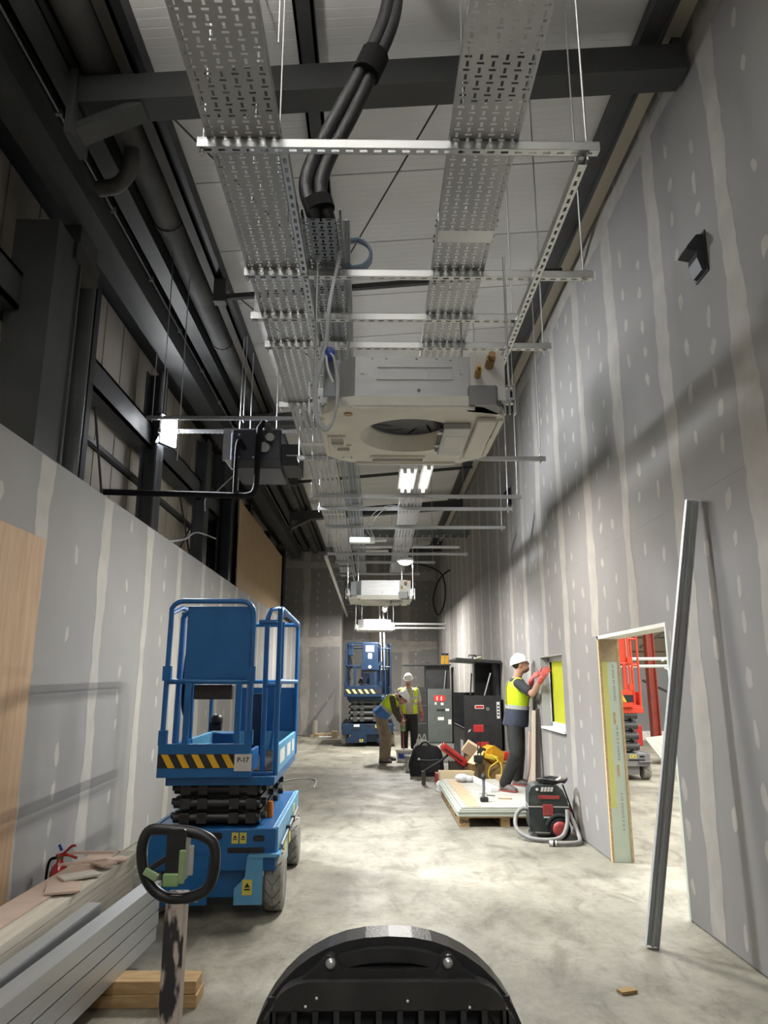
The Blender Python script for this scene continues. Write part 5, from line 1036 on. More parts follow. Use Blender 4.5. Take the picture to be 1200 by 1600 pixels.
MB().tube([(0.10, -0.09, 0.55), (0.15, -0.11, 0.585)], 0.018, 10).build('plug', 'dust', o)
MB().tube(spl([(0.16, -0.1, 0.52), (0.21, -0.12, 0.36), (0.26, -0.1, 0.2), (0.285, -0.04, 0.03)], 6), 0.008, 6).build('power_lead', 'rubber', o)
MB().box(0.185, 0.235, -0.12, 0.05, 0.2, 0.31).build('socket', 'vac_red', o, bevel=0.012)
# ------------------------------------------------------------------ site boxes and clutter
def site_box(label, loc, rz, W, D, H, mt, lid, extra):
    """strong box with the lid swung up, front to -y"""
    o = thing('site_box', label, 'tool box', loc, rz); t = 0.02
    m = MB(); m.box(-W / 2, W / 2, 0, t, 0, H).box(-W / 2, W / 2, D - t, D, 0, H * 1.02).box(-W / 2, -W / 2 + t, t, D - t, 0, H * 0.62).box(W / 2 - t, W / 2, t, D - t, 0, H).box(-W / 2, W / 2, 0, D, 0.03, 0.05); m.build('body', mt, o, bevel=0.004)
    return o
o = site_box('black site box with a raised lid, beside the right wall behind the tool heap', (1.755, 12.1, 0), 0, 0.60, 1.7, 1.34, 'site_black', 0, 0)
MB().box(-0.30, -0.28, 0.02, 1.68, 0.80, 0.815).build('side_ledge', 'galv_dark', o); MB().box(-0.303, -0.299, 0.25, 0.6, 0.2, 0.62).build('side_label', 'label_white', o)
l = MB().bar((-0.42, 0.55, 1.92), (0.33, 0.55, 1.87), 1.1, 0.05).build('lid', 'site_black', o, bevel=0.006)
MB().box(0.02, 0.33, 1.0, 1.05, 1.30, 1.88).box(0.28, 0.33, 0.3, 1.05, 0.6, 1.88).build('back_panel', 'site_black', o)
MB().tube([(-0.2, 0.05, 1.955), (-0.2, 0.05, 1.985), (-0.08, 0.05, 1.98), (-0.08, 0.05, 1.945)], 0.012, 6).build('lid_handle', 'plastic_black', l)
MB().cyl((0.05, 0.1, 1.34), (0.16, 0.1, 1.70), 0.012, 8).build('gas_strut', 'zinc', o); MB().cyl((-0.13, 0.5, 1.34), (-0.10, 0.5, 1.7), 0.012, 8).build('gas_strut', 'steel_dark', o)
s = MB().prism(rrect(-0.13, 0.02, 1.13, 1.19, 0.015), -0.004, 0.0, XZ).build('badge', 'label_white', o); MB().prism(rrect(-0.12, 0.01, 1.14, 1.18, 0.01), -0.006, -0.004, XZ).build('badge_face', 'red_sign', s)
s2 = MB().box(-0.118, 0.078, -0.004, 0, 0.50, 0.62).build('red_label', 'red_sign', o, bevel=0.002)
MB().box(-0.14, 0.12, -0.006, 0, 0.865, 0.88).build('handle_recess', 'ink', o); MB().cyl((0.08, -0.006, 1.13), (0.08, 0, 1.13), 0.03, 12).build('round_sticker', 'galv_dark', o); MB().prism([(-0.25, 0.76), (-0.21, 0.79), (-0.2, 0.82), (-0.235, 0.8)], -0.003, 0, XZ).build('paper_scrap', 'label_white', o)
MB().box(0.225, 0.275, -0.005, 0, 0.98, 1.24).build('shipping_label', 'label_white', o)
for k in range(4): MB().box(0.235, 0.265, -0.007, -0.005, 1.02 + 0.05 * k, 1.045 + 0.05 * k).build('barcode', 'ink', o)
o = site_box('grey green site box with black lid up, beyond the two men', (1.70, 19.5, 0), 0, 0.62, 0.9, 1.38, 'site_grey', 0, 0)
MB().box(-0.33, 0.31, 0.25, 0.85, 1.38, 1.98).build('lid_well', 'site_black', o); MB().box(-0.92, 0.33, 0.1, 0.9, 1.98, 2.02).build('lid', 'site_black', o, bevel=0.005)
MB().box(-0.62, -0.325, 0.0, 0.9, 0.05, 1.42).build('open_side', 'site_black', o)
for z in (0.5, 0.95): MB().box(-0.60, -0.33, -0.006, 0.02, z, z + 0.02).build('shelf', 'site_grey', o)
MB().tube([(-0.42, 0.2, 2.02), (-0.4, 0.2, 2.07), (-0.28, 0.2, 2.07), (-0.26, 0.2, 2.02)], 0.018, 6).build('lid_handle', 'plastic_black', o); MB().cyl((0.15, 0.2, 1.38), (0.20, 0.2, 1.85), 0.014, 8).build('gas_strut', 'zinc', o)
s = MB().prism(rrect(-0.14, 0.15, 1.06, 1.22, 0.04), -0.006, 0, XZ).build('red_label', 'red_sign', o)
for x in (-0.06, 0.05): MB().box(x - 0.012, x + 0.012, -0.008, -0.006, 1.09, 1.19).build('mark', 'label_white', s)
for x, z, w, h in ((-0.1, 1.01, 0.025, 0.03), (0.07, 1.0, 0.035, 0.03), (0.2, 0.85, 0.05, 0.03), (0.03, 0.63, 0.08, 0.04), (0.26, 0.55, 0.04, 0.06)): MB().box(x - w, x + w, -0.006, 0, z - h, z + h).build('sticker', 'label_white', o)
MB().box(-0.08, 0.15, -0.007, 0, 0.82, 0.87).build('handle_recess', 'ink', o)
for k, x in enumerate((1.82, 1.93)):
    o = MB().box(-0.045, 0.045, -0.03, 0.03, 0, 2.34).build('spirit_level', 'tool_yellow', bevel=0.006); o.location = (x, 21.0, 0); o.rotation_euler = (0, 0.06, 0); tag(o, ['left', 'right'][k] + ' one of two yellow bars standing behind the grey green site box', 'level', 'yellow bars')
    MB().box(-0.05, 0.05, -0.035, 0.035, 2.3, 2.36).build('end_cap', 'plastic_black', o)
# black holdall
o = thing('holdall', 'bulky black holdall bag on the floor before the men', 'bag', (0.90, 13.05, 0))
secs = []
for z, w, d, dx in ((0.01, 0.29, 0.19, 0), (0.12, 0.30, 0.20, 0.0), (0.28, 0.285, 0.19, 0.0), (0.40, 0.25, 0.16, 0.01), (0.47, 0.20, 0.11, 0.0), (0.50, 0.12, 0.06, -0.03)): secs.append(((dx, 0, z), (w, 0.02, 0), (0, d, 0.01)))
MB().loft(secs, 18).build('body', 'black_cloth', o); MB().loft([((0.03, -0.17, 0.06), (0.19, 0, 0), (0, 0.05, 0)), ((0.03, -0.19, 0.16), (0.20, 0, 0), (0, 0.05, 0)), ((0.03, -0.17, 0.26), (0.18, 0, 0), (0, 0.04, 0))], 14).build('pocket', 'black_cloth', o)
MB().tube(spl([(-0.12, -0.05, 0.46), (-0.08, -0.06, 0.53), (0.0, -0.06, 0.54), (0.06, -0.05, 0.48)], 6), 0.016, 8).build('handle', 'black_cloth', o); MB().tube(spl([(-0.16, -0.2, 0.28), (0.0, -0.235, 0.27), (0.2, -0.21, 0.28)], 6), 0.005, 6).build('zip', 'galv_dark', o); MB().tube(spl([(-0.22, -0.15, 0.40), (-0.3, -0.18, 0.2), (-0.26, -0.2, 0.03)], 6), 0.02, 8).build('strap', 'black_cloth', o)
MB().ell((-0.145, -0.21, 0.285), (0.022, 0.015, 0.022)).build('buckle', 'label_white', o)
def bucket(label, loc, r, h, lab, lid=False):
    o = thing('bucket', label, 'bucket', loc); MB().lathe([(r * 0.82, 0.0), (r * 0.84, 0.01), (r * 0.97, h - 0.03), (r * 1.06, h - 0.03), (r * 1.06, h), (r * 0.96, h), (r * 0.94, h - 0.05)], 22).build('tub', 'white_plastic', o)
    n = 9; vs = []
    for q in range(n + 1):
        a = -PI / 2 - 0.9 + 1.8 * q / n
        for z in (0.28, 0.72): rr_ = r * (0.84 + 0.13 * z) + 0.002; vs.append((rr_ * math.cos(a), rr_ * math.sin(a), h * z))
    MB().add(vs, [(2 * q, 2 * q + 2, 2 * q + 3, 2 * q + 1) for q in range(n)], True).build('wrap_label', lab, o, fix=False)
    MB().tube([(r * math.cos(a), -0.02 + -0.3 * r * abs(math.sin(a)), h - 0.03 - 0.35 * r * math.sin(a)) for a in [PI * q / 10 for q in range(11)]], 0.004, 6).build('bail', 'zinc', o); return o
bucket('white bucket with a blue label under the bent man', (0.60, 15.3, 0), 0.165, 0.235, 'blue_plastic')
bucket('white lidded bucket beside the black holdall', (0.70, 13.75, 0), 0.15, 0.27, 'insul_green')
def bag(label, loc, w, h, mt='white_bag', handles=True, seed=1):
    rnd = random.Random(seed); o = thing('carrier_bag', label, 'bag', loc); secs = []
    for q in range(6):
        z = h * q / 5; k = (0.85, 1.0, 1.0, 0.9, 0.72, 0.5)[q]; secs.append(((rnd.uniform(-.02, .02), 0, z + 0.003), (w * k, rnd.uniform(-.03, .03), 0), (rnd.uniform(-.02, .02), w * 0.6 * k, rnd.uniform(-.01, .01))))
    MB().loft(secs, 14).build('sack', mt, o)
    if handles:
        for s_ in (-1, 1): MB().tube(spl([(s_ * w * 0.45, 0, h * 0.95), (s_ * w * 0.3, -0.02, h * 1.3), (s_ * w * 0.05, -0.02, h * 0.98)], 5), 0.012, 6).build('handle', mt, o)
    return o
o = bag('white carrier bag with a blue print standing by the man with red gloves', (1.02, 16.2, 0), 0.19, 0.36, seed=2); MB().ell((-0.08, -0.11, 0.22), (0.045, 0.02, 0.04)).build('print', 'blue_plastic', o)
o = bag('crumpled white rubble bag behind the black holdall', (1.50, 15.3, 0), 0.3, 0.34, seed=5, handles=False); MB().ell((0.02, -0.17, 0.14), (0.12, 0.03, 0.025)).build('green_strap', 'hivis', o)
o = bag('small pale sack beside the cream carton', (1.00, 11.25, 0), 0.10, 0.13, 'white_bag', False, 8)
# heap of tools behind the pallet
o = thing('carton', 'open cream carton lying in front of the tool heap', 'box', (1.22, 11.25, 0), -0.05)
MB().box(-0.26, 0.26, 0, 0.34, 0.13, 0.145).box(-0.26, 0.26, 0, 0.015, 0.13, 0.27).box(-0.26, -0.245, 0, 0.34, 0.13, 0.25).box(0.245, 0.26, 0, 0.34, 0.13, 0.25).box(-0.26, 0.26, 0.325, 0.34, 0.13, 0.25).build('tray', 'carton', o)
MB().box(-0.25, 0.25, 0.005, 0.33, 0, 0.13).build('base_box', 'cardboard', o)
o = thing('cardboard_box', 'open brown cardboard box full of tools by the right wall', 'box', (1.78, 11.35, 0), 0.03)
MB().box(-0.27, 0.27, 0, 0.012, 0, 0.36).box(-0.27, 0.27, 0.45, 0.462, 0, 0.36).box(-0.27, -0.258, 0, 0.46, 0, 0.36).box(0.258, 0.27, 0, 0.46, 0, 0.36).box(-0.27, 0.27, 0, 0.46, 0, 0.012).build('walls', 'cardboard', o)
MB().obox((-0.24, 0.1, 0.45), (0.25, 0.3, 0.01), (0, -0.8, 0.2)).build('flap', 'carton', o); MB().obox((0.1, 0.48, 0.43), (0.4, 0.01, 0.15), (-0.3, 0, 0)).build('flap', 'cardboard', o)
o = thing('work_lamp', 'yellow boxy site transformer tipped over in the cardboard box', 'tool', (1.78, 11.52, 0.33), 0.3)
Mt = Matrix.Translation((0, 0, 0.14)) @ Euler((0.0, 0.55, 0)).to_matrix().to_4x4()
MB().prism([(-0.16, -0.10), (0.13, -0.10), (0.17, -0.02), (0.12, 0.12), (-0.08, 0.13), (-0.15, 0.03)], -0.12, 0.12, Mt @ Matrix.Rotation(PI / 2, 4, 'X')).build('casing', 'tool_yellow', o, bevel=0.02); MB().box(-0.08, 0.08, -0.128, -0.118, -0.05, 0.06, Mt).build('socket_plate', 'tool_yellow', o); MB().box(-0.2, -0.13, -0.08, 0.06, -0.08, 0.02, Mt).build('end_guard', 'plastic_black', o)
o = thing('yellow_lead', 'yellow cable looped over the front of the cardboard box', 'cable', (1.74, 11.28, 0))
MB().tube(spl([(-0.1, 0.03, 0.55), (-0.16, -0.02, 0.42), (-0.2, -0.03, 0.25), (-0.16, -0.03, 0.13), (-0.10, -0.03, 0.2)], 8), 0.010, 8).build('strand', 'cable_yellow', o)
MB().tube(spl([(0.0, 0.03, 0.5), (0.09, -0.02, 0.42), (0.05, -0.03, 0.38), (-0.03, -0.03, 0.32), (-0.05, -0.03, 0.2), (0.04, -0.03, 0.11), (0.13, -0.03, 0.2), (0.14, -0.02, 0.36), (0.06, 0.02, 0.46)], 8), 0.010, 8).build('strand', 'cable_yellow', o)
MB().obox((0.0, 0.05, 0.46), (0.2, 0.06, 0.06), (0, 0.2, 0.1)).build('plug', 'cable_yellow', o, bevel=0.01)
o = thing('sack_stand', 'upright folding stand topped by a red plate in the tool heap', 'stand', (1.555, 11.22, 0))
MB().box(-0.03, 0.03, -0.02, 0.02, 0, 0.45).build('post', 'steel_brown', o)
for x in (-0.022, 0.022): MB().cyl((x, 0, 0.42), (x * 0.7, 0, 0.84), 0.007, 8).build('rod', 'steel_black', o)
MB().box(-0.075, 0.075, -0.012, 0.012, 0.83, 0.93).build('red_plate', 'red_plastic', o, bevel=0.006); MB().box(-0.08, 0.05, -0.05, 0.05, 0.40, 0.50).build('clamp', 'plastic_black', o, bevel=0.01); MB().box(-0.1, 0.1, -0.06, 0.06, 0, 0.02).build('foot', 'steel_black', o)
o = thing('saw_case', 'long red tool case tilted in the heap left of the brown box', 'tool case', (1.26, 11.93, 0.02), 0.1)
Mt = Matrix.Translation((0, 0, 0.42)) @ Euler((0.2, 0.62, 0)).to_matrix().to_4x4(); MB().box(-0.24, 0.22, -0.09, 0.09, -0.05, 0.05, Mt).build('shell', 'red_plastic', o, bevel=0.015); MB().box(-0.2, 0.15, -0.092, -0.088, -0.012, 0.012, Mt).build('seam', 'plastic_black', o)
MB().box(-0.08, 0.15, -0.05, 0.1, -0.02, 0.33).build('crate', 'steel_brown', o)
o = thing('carton', 'cream cardboard flap box leaning in the heap above the red case', 'box', (1.60, 11.95, 0.0)); Mt = Matrix.Translation((0, 0, 0.48)) @ Euler((0.5, 0.55, 0.1)).to_matrix().to_4x4(); MB().box(-0.2, 0.2, -0.04, 0.04, -0.10, 0.10, Mt).build('box', 'carton', o, bevel=0.006); MB().box(-0.16, 0.16, -0.03, 0.05, 0, 0.42).build('packing', 'cardboard', o)
o = thing('red_toolbox', 'red toolbox lying low between the cream carton and the stand', 'tool case', (1.24, 11.72, 0.0), 0.05); MB().box(-0.3, 0.2, -0.08, 0.12, 0, 0.2).build('shell', 'vac_red', o, bevel=0.015); MB().bar((-0.25, 0, 0.21), (0.15, 0, 0.21), 0.03, 0.02).build('handle', 'plastic_black', o)
o = thing('pry_bar', 'black bar sticking out of the heap toward the holdall', 'tool', (0.98, 11.9, 0.0)); MB().tube([(-0.2, 0, 0.2), (0.05, 0, 0.34), (0.2, 0, 0.46)], 0.018, 8).build('shaft', 'steel_black', o); MB().box(-0.24, -0.18, -0.04, 0.04, 0.0, 0.2).build('head', 'steel_brown', o)
o = MB().box(-0.09, 0.09, -0.05, 0.05, 0, 0.13).build('red_crate', 'red_plastic', bevel=0.012); o.location = (2.0, 11.72, 0.37); tag(o, 'small red box perched by the wall right of the yellow transformer', 'box')
for k, (x, y, z, sx, sy, sz, mt, lb) in enumerate(((1.28, 11.0, 0.207, 0.2, 0.05, 0.02, 'red_plastic', 'flat red tool lying behind the far edge of the grey boards'), (1.95, 11.5, 0.30, 0.2, 0.05, 0.03, 'carton', 'broken pale wood pieces on the brown box'))):
    o = MB().obox((0, 0, 0), (sx, sy, sz), (0, 0.1, 0.3)).build('loose_tool' if k == 0 else 'wood_piece', mt, bevel=0.004); o.location = (x, y - (0.1 if k == 0 else 0), z + (0.015 if k == 0 else 0.08)); tag(o, lb, 'tool' if k == 0 else 'wood')
# rubbish at the foot of the return wall
for k, (x, y, sx, sy, sz, mt, lb) in enumerate(((-1.6, 22.0, 0.5, 0.15, 0.06, 'timber_pale', 'timber offcuts on the floor by the far return wall'), (-1.75, 22.15, 0.16, 0.16, 0.45, 'cement_board', 'pale tub standing by the far return wall'), (-1.35, 21.6, 0.45, 0.3, 0.04, 'label_white', 'white panel lying on the floor by the far corner'), (-1.12, 21.4, 0.16, 0.2, 0.2, 'timber_pale', 'block of pale timber at the far corner'))):
    m = MB().box(-sx / 2, sx / 2, -sy / 2, sy / 2, 0, sz)
    if k == 0: m.obox((0.1, 0, sz + 0.03), (sx, 0.08, 0.05), (0, 0.0, 0.3))
    if k == 1: m = MB().lathe([(0.07, 0), (0.08, 0.02), (0.09, sz), (0.1, sz)], 14)
    o = m.build(['timber_offcut', 'tub', 'white_sheet', 'timber_block'][k], mt, bevel=0.004); o.location = (x, y, 0.001); tag(o, lb, ['timber', 'tub', 'panel', 'timber'][k])
# ------------------------------------------------------------------ the hall beyond the doorway
struct(MB().box(13.9, 14.0, -6, 30, 0, 8).build('wall_hall', 'hall_grey'), 'grey wall of the hall beyond the doorway')
oc = struct(MB().box(2.3, 14, 21.1, 21.2, 0, 8).build('wall_hall_far', 'hall_panel'), 'far clad wall of the hall seen through the doorway')
MB().box(2.3, 14, 21.05, 21.1, 0.2, 2.0).build('lower_lining', 'hall_grey', oc)
for k in range(7): MB().box(2.3, 14, 21.06, 21.1, 2.0 + 0.4 * k + 0.02, 2.4 + 0.4 * k - 0.02).build('cladding_panel', 'hall_panel', oc)
MB().box(2.3, 14, 20.75, 21.05, 0, 0.22).build('plinth', 'gypsum', oc)
for k, (x, y, lb) in enumerate(((7.55, 17.5, 'bright red brown steel column in the hall, right of the orange lift'), (7.35, 19.6, 'dark red steel column in the hall just right of the orange lift'), (8.7, 20.2, 'farther dark red steel column in the hall'))):
    hcol('hall_column', lb, y, x, 0.26, 0.2, 7.5, m_='red_steel', group='hall columns')
tag(MB().bar((7.4, 20.4, 1.6), (8.7, 20.4, 1.0), 0.06, 0.06).build('hall_brace', 'steel_brown'), 'dark diagonal brace low between hall columns', 'brace'); tag(MB().bar((7.4, 20.4, 2.5), (8.6, 20.4, 3.2), 0.06, 0.06).build('hall_brace', 'steel_brown'), 'dark diagonal brace high between hall columns', 'brace')
o = thing('scaffold', 'pale green scaffold rails in the hall across the doorway view', 'scaffold', (5.0, 14.2, 0))
for z in (1.98, 1.84): MB().cyl((-1.2, 0, z), (1.6, 0.1, z + 0.02), 0.03, 8).build('rail', 'scaff', o)
for x in (-0.1, 1.5): MB().cyl((x, 0, 0), (x, 0, 2.6), 0.024, 8).build('standard', 'scaff', o)
MB().cyl((0.55, 0, 1.95), (1.3, 0, 2.35), 0.022, 8).build('brace', 'scaff', o); MB().cyl((0.6, 0, 1.82), (1.3, 0, 1.45), 0.022, 8).build('brace', 'scaff', o)
o = MB().box(-0.6, 0.6, -0.3, 0.3, 0, 0.012).build('hall_board', 'cement_board'); o.location = (5.5, 14.6, 0.35); o.rotation_euler = (0.9, 0, 0.8); o.location = (5.9, 15.2, 0.24); tag(o, 'pale board propped on the hall floor', 'board')
tag(MB().box(6.3, 6.75, 18.9, 19.2, 0, 0.5).box(6.35, 6.5, 18.9, 19.0, 0.5, 0.62).build('red_case', 'red_plastic', bevel=0.02), 'red case standing at the back of the hall', 'case')
# ------------------------------------------------------------------ people
def fused(name, m, mt, parent, vox=0.012, it=4):
    """one continuous surface out of overlapping lofts"""
    o = m.build(name, mt, parent); md = o.modifiers.new('r', 'REMESH'); md.mode = 'VOXEL'; md.voxel_size = vox
    sm = o.modifiers.new('s', 'SMOOTH'); sm.factor = 0.5; sm.iterations = it
    dg = bpy.context.evaluated_depsgraph_get(); dg.update(); me = bpy.data.meshes.new_from_object(o.evaluated_get(dg))
    o.modifiers.clear(); old = o.data; o.data = me; bpy.data.meshes.remove(old)
    me.polygons.foreach_set('use_smooth', [True] * len(me.polygons))
    if not me.materials: me.materials.append(MAT[mt])
    return o
def limb(m, pts, rad):
    m.tube(pts, rad, 12)
    for p, r in zip(pts, rad): m.ell(p, (r, r, r), n=12, m=8)
def basis(f, up=(0, 0, 1)):
    f = Vector(f).normalized(); r = f.cross(Vector(up)).normalized(); u = r.cross(f); return f, r, u
def hand(m, w, d, palm_n, s=1.0, curl=0.7):
    """palm and five unequal bent fingers; d = pointing direction, palm_n = palm normal"""
    d = Vector(d).normalized(); pn = Vector(palm_n); pn = (pn - d * pn.dot(d)).normalized(); side = d.cross(pn); w = Vector(w)
    m.loft([(w, side * 0.026 * s, pn * 0.018 * s), (w + d * 0.035 * s, side * 0.038 * s, pn * 0.016 * s), (w + d * 0.085 * s, side * 0.042 * s, pn * 0.014 * s)], 10)
    for k, L in enumerate((0.062, 0.075, 0.070, 0.055)):
        b = w + d * 0.08 * s + side * (0.031 - 0.021 * k) * s; a = curl
        p1 = b + (d * math.cos(a * 0.5) + pn * math.sin(a * 0.5)) * L * 0.5 * s; p2 = p1 + (d * math.cos(a) + pn * math.sin(a)) * L * 0.32 * s; p3 = p2 + (d * math.cos(a * 1.6) + pn * math.sin(a * 1.6)) * L * 0.28 * s
        limb(m, [b, p1, p2, p3], [0.0095 * s, 0.009 * s, 0.0085 * s, 0.0075 * s])
    b = w + d * 0.025 * s + side * 0.032 * s
    limb(m, [b, b + (d * 0.6 + side * 0.7 + pn * 0.35) * 0.04 * s, b + (d * 1.25 + side * 0.75 + pn * 0.7) * 0.052 * s], [0.012 * s, 0.0105 * s, 0.009 * s])
def person(label, root, J, mats, helmet=True, vest=True):
    """J: joints in world space; every part is laid round them"""
    o = thing('person', label, 'person', root); R0 = Vector(root)
    g = {k: (Vector(v) - R0 if not k.endswith('_dir') else Vector(v)) for k, v in J.items()}
    up = (g['neck'] - g['hip']).normalized(); lat = (g['sr'] - g['sl']).normalized(); fwd = up.cross(lat).normalized()
    if fwd.dot(g['face_dir']) < 0: fwd = -fwd
    # head frame
    hf = g['face_dir'].normalized(); hr = hf.cross(Vector((0, 0, 1))).normalized(); hu = hr.cross(hf).normalized()
    H = Matrix(((hr.x, hf.x, hu.x, 0), (hr.y, hf.y, hu.y, 0), (hr.z, hf.z, hu.z, 0), (0, 0, 0, 1))); hc = g['head']
    def hp(x, y, z): return hc + hr * x + hf * y + hu * z
    b = MB()
    b.ell(hc + hu * 0.02, (0.076, 0.094, 0.105), H); b.ell(hp(0, 0.025, -0.055), (0.058, 0.068, 0.065), H)          # skull and jaw
    b.ell(hp(0, 0.098, -0.012), (0.013, 0.02, 0.026), H); b.ell(hp(0, 0.088, 0.02), (0.05, 0.012, 0.012), H); b.ell(hp(0, 0.088, -0.062), (0.026, 0.012, 0.011), H)   # nose, brow, mouth
    for s in (-1, 1): b.ell(hp(s * 0.078, -0.005, -0.005), (0.011, 0.02, 0.032), H)                                    # ears
    limb(b, [g['neck'], hc - hu * 0.05 - hf * 0.02], [0.058, 0.055])
    def torso(m, grow, w=1.0, lo=0.0, hi=1.0, d=1.0, drop=0.0, flare=1.0):
        hip, neck = g['hip'] - up * drop, g['neck']; L = (neck - hip); secs = []
        prof = [(0.0, 0.165, 0.115), (0.18, 0.158, 0.112), (0.38, 0.150, 0.108), (0.6, 0.170, 0.118), (0.8, 0.178, 0.115), (0.92, 0.150, 0.092), (1.0, 0.085, 0.068)]
        for t, a, c in prof:
            if t < lo - 1e-6 or t > hi + 1e-6: continue
            q = 1 + (flare - 1) * max(0, 0.4 - t) / 0.4
            secs.append((hip + L * t + fwd * 0.02 * math.sin(t * PI), lat * (a * w + grow) * q, fwd * (c * d + grow) * q))
        m.loft(secs, 22)
    torso(b, 0)
    for s in ('r', 'l'):
        limb(b, [g['s' + s], (g['s' + s] + g['e' + s]) / 2, g['e' + s]], [0.052, 0.047, 0.040]); limb(b, [g['e' + s], g['e' + s] * 0.65 + g['w' + s] * 0.35, g['w' + s]], [0.041, 0.039, 0.027])
        hd = (g['w' + s] - g['e' + s]).normalized() + g.get('h%s_dir' % s, Vector((0, 0, 0)))
        hand(b, g['w' + s], hd, g.get('p%s_dir' % s, fwd), 0.95, 0.8)
        k = 'h' + s
        limb(b, [g['p' + s], (g['p' + s] + g['k' + s]) / 2, g['k' + s]], [0.082, 0.07, 0.055]); limb(b, [g['k' + s], g['k' + s] * 0.6 + g['a' + s] * 0.4, g['a' + s]], [0.056, 0.052, 0.036])
        td = g['t%s_dir' % s].normalized(); limb(b, [g['a' + s] - Vector((0, 0, 0.045)), g['a' + s] + td * 0.11 - Vector((0, 0, 0.055))], [0.035, 0.026])
    body = fused('body', b, 'skin', o, 0.009, 3)
    for s in (-1, 1): MB().ell(hp(s * 0.030, 0.085, 0.006), (0.010, 0.008, 0.008), H, 10, 8).build('eye', 'ink', body)
    # clothes
    tr = MB()
    hipc = g['hip']; tr.loft([(hipc + up * 0.10, lat * 0.165, fwd * 0.122), (hipc + up * 0.02, lat * 0.172, fwd * 0.13), (hipc - Vector((0, 0, 0.09)), lat * 0.165, fwd * 0.125)], 18)
    for s in ('r', 'l'):
        p, k_, a = g['p' + s], g['k' + s], g['a' + s]
        limb(tr, [p, p * 0.5 + k_ * 0.5, k_, k_ * 0.45 + a * 0.55, a + Vector((0, 0, 0.015))], [0.106, 0.10, 0.086, 0.080, 0.074])
    fused('trousers', tr, mats['trousers'], o, 0.014, 5)
    sh = MB(); torso(sh, 0.018)
    for s in ('r', 'l'):
        e = g['e' + s]; q = g['s' + s]
        if mats.get('long'): w_ = g['w' + s]; limb(sh, [q, q * 0.5 + e * 0.5, e, e * 0.5 + w_ * 0.5, w_ * 0.94 + e * 0.06], [0.068, 0.062, 0.054, 0.05, 0.041])
        else: limb(sh, [q, q * 0.6 + e * 0.4, q * 0.28 + e * 0.72], [0.068, 0.064, 0.062])
    fused('shirt', sh, mats['shirt'], o, 0.013, 4)
    for s in ('r', 'l'):
        td = g['t%s_dir' % s].normalized(); sd = td.cross(Vector((0, 0, 1))).normalized(); a = g['a' + s]; zf = a.z - 0.085; c = Vector((a.x, a.y, 0))
        bo = MB(); z = Vector((0, 0, 1))
        bo.loft([(c - td * 0.075 + z * (zf + 0.05), sd * 0.03, z * 0.048), (c - td * 0.045 + z * (zf + 0.055), sd * 0.042, z * 0.054), (c + td * 0.05 + z * (zf + 0.05), sd * 0.046, z * 0.049), (c + td * 0.13 + z * (zf + 0.038), sd * 0.05, z * 0.037), (c + td * 0.185 + z * (zf + 0.03), sd * 0.035, z * 0.028)], 14)
        bo.tube([c - td * 0.01 + z * (zf + 0.05), a + z * 0.06], [0.055, 0.058], 12)
        bt = fused('boot', bo, mats['boot'], o, 0.010, 3)
        so = MB(); so.loft([(c - td * 0.08 + z * (zf + 0.009), sd * 0.034, z * 0.010), (c + td * 0.06 + z * (zf + 0.009), sd * 0.047, z * 0.010), (c + td * 0.13 + z * (zf + 0.009), sd * 0.051, z * 0.010), (c + td * 0.19 + z * (zf + 0.012), sd * 0.034, z * 0.010)], 12); so.build('sole', mats.get('sole', 'rubber'), bt)
        if mats.get('gloves'):
            m = MB(); hd = (g['w' + s] - g['e' + s]).normalized() + g.get('h%s_dir' % s, Vector((0, 0, 0))); hand(m, g['w' + s], hd, g.get('p%s_dir' % s, fwd), 1.12, 0.8)
            limb(m, [g['w' + s] * 0.82 + g['e' + s] * 0.18, g['w' + s]], [0.04, 0.034]); fused('glove', m, mats['gloves'], o, 0.007, 2)
    if vest:
        v = MB(); torso(v, 0.042, lo=0.36 if mats.get('vest_low') else 0.0, hi=0.92, drop=mats.get('drop', 0.02))
        for s in ('r', 'l'): v.ell(g['s' + s] * 0.72 + g['neck'] * 0.28 - up * 0.01, (0.072, 0.072, 0.062)); v.ell(g['s' + s] * 0.88 + g['neck'] * 0.12 + up * 0.012, (0.066, 0.066, 0.058))
        vo = fused('vest', v, mats['vest'], o, 0.013, 3)
        if mats.get('vest_low'):
            v = MB(); torso(v, 0.047, lo=0.0, hi=0.38, drop=mats.get('drop', 0.02), flare=1.06); fused('vest_lower', v, mats['vest_low'], vo, 0.013, 3)
        hip, neck = g['hip'] - up * mats.get('drop', 0.02), g['neck']; L = neck - hip
        for t, a, c in ((0.40, 0.152, 0.110),) + (((0.62, 0.172, 0.118),) if mats.get('two') else ()):
            cc = hip + L * t + fwd * 0.02 * math.sin(t * PI); u_ = lat * (a + 0.047); f_ = fwd * (c + 0.047)
            MB().loft([(cc - up * 0.025, u_, f_), (cc + up * 0.025, u_ * 1.01, f_ * 1.01)], 24).build('reflective_band', 'reflective', vo)
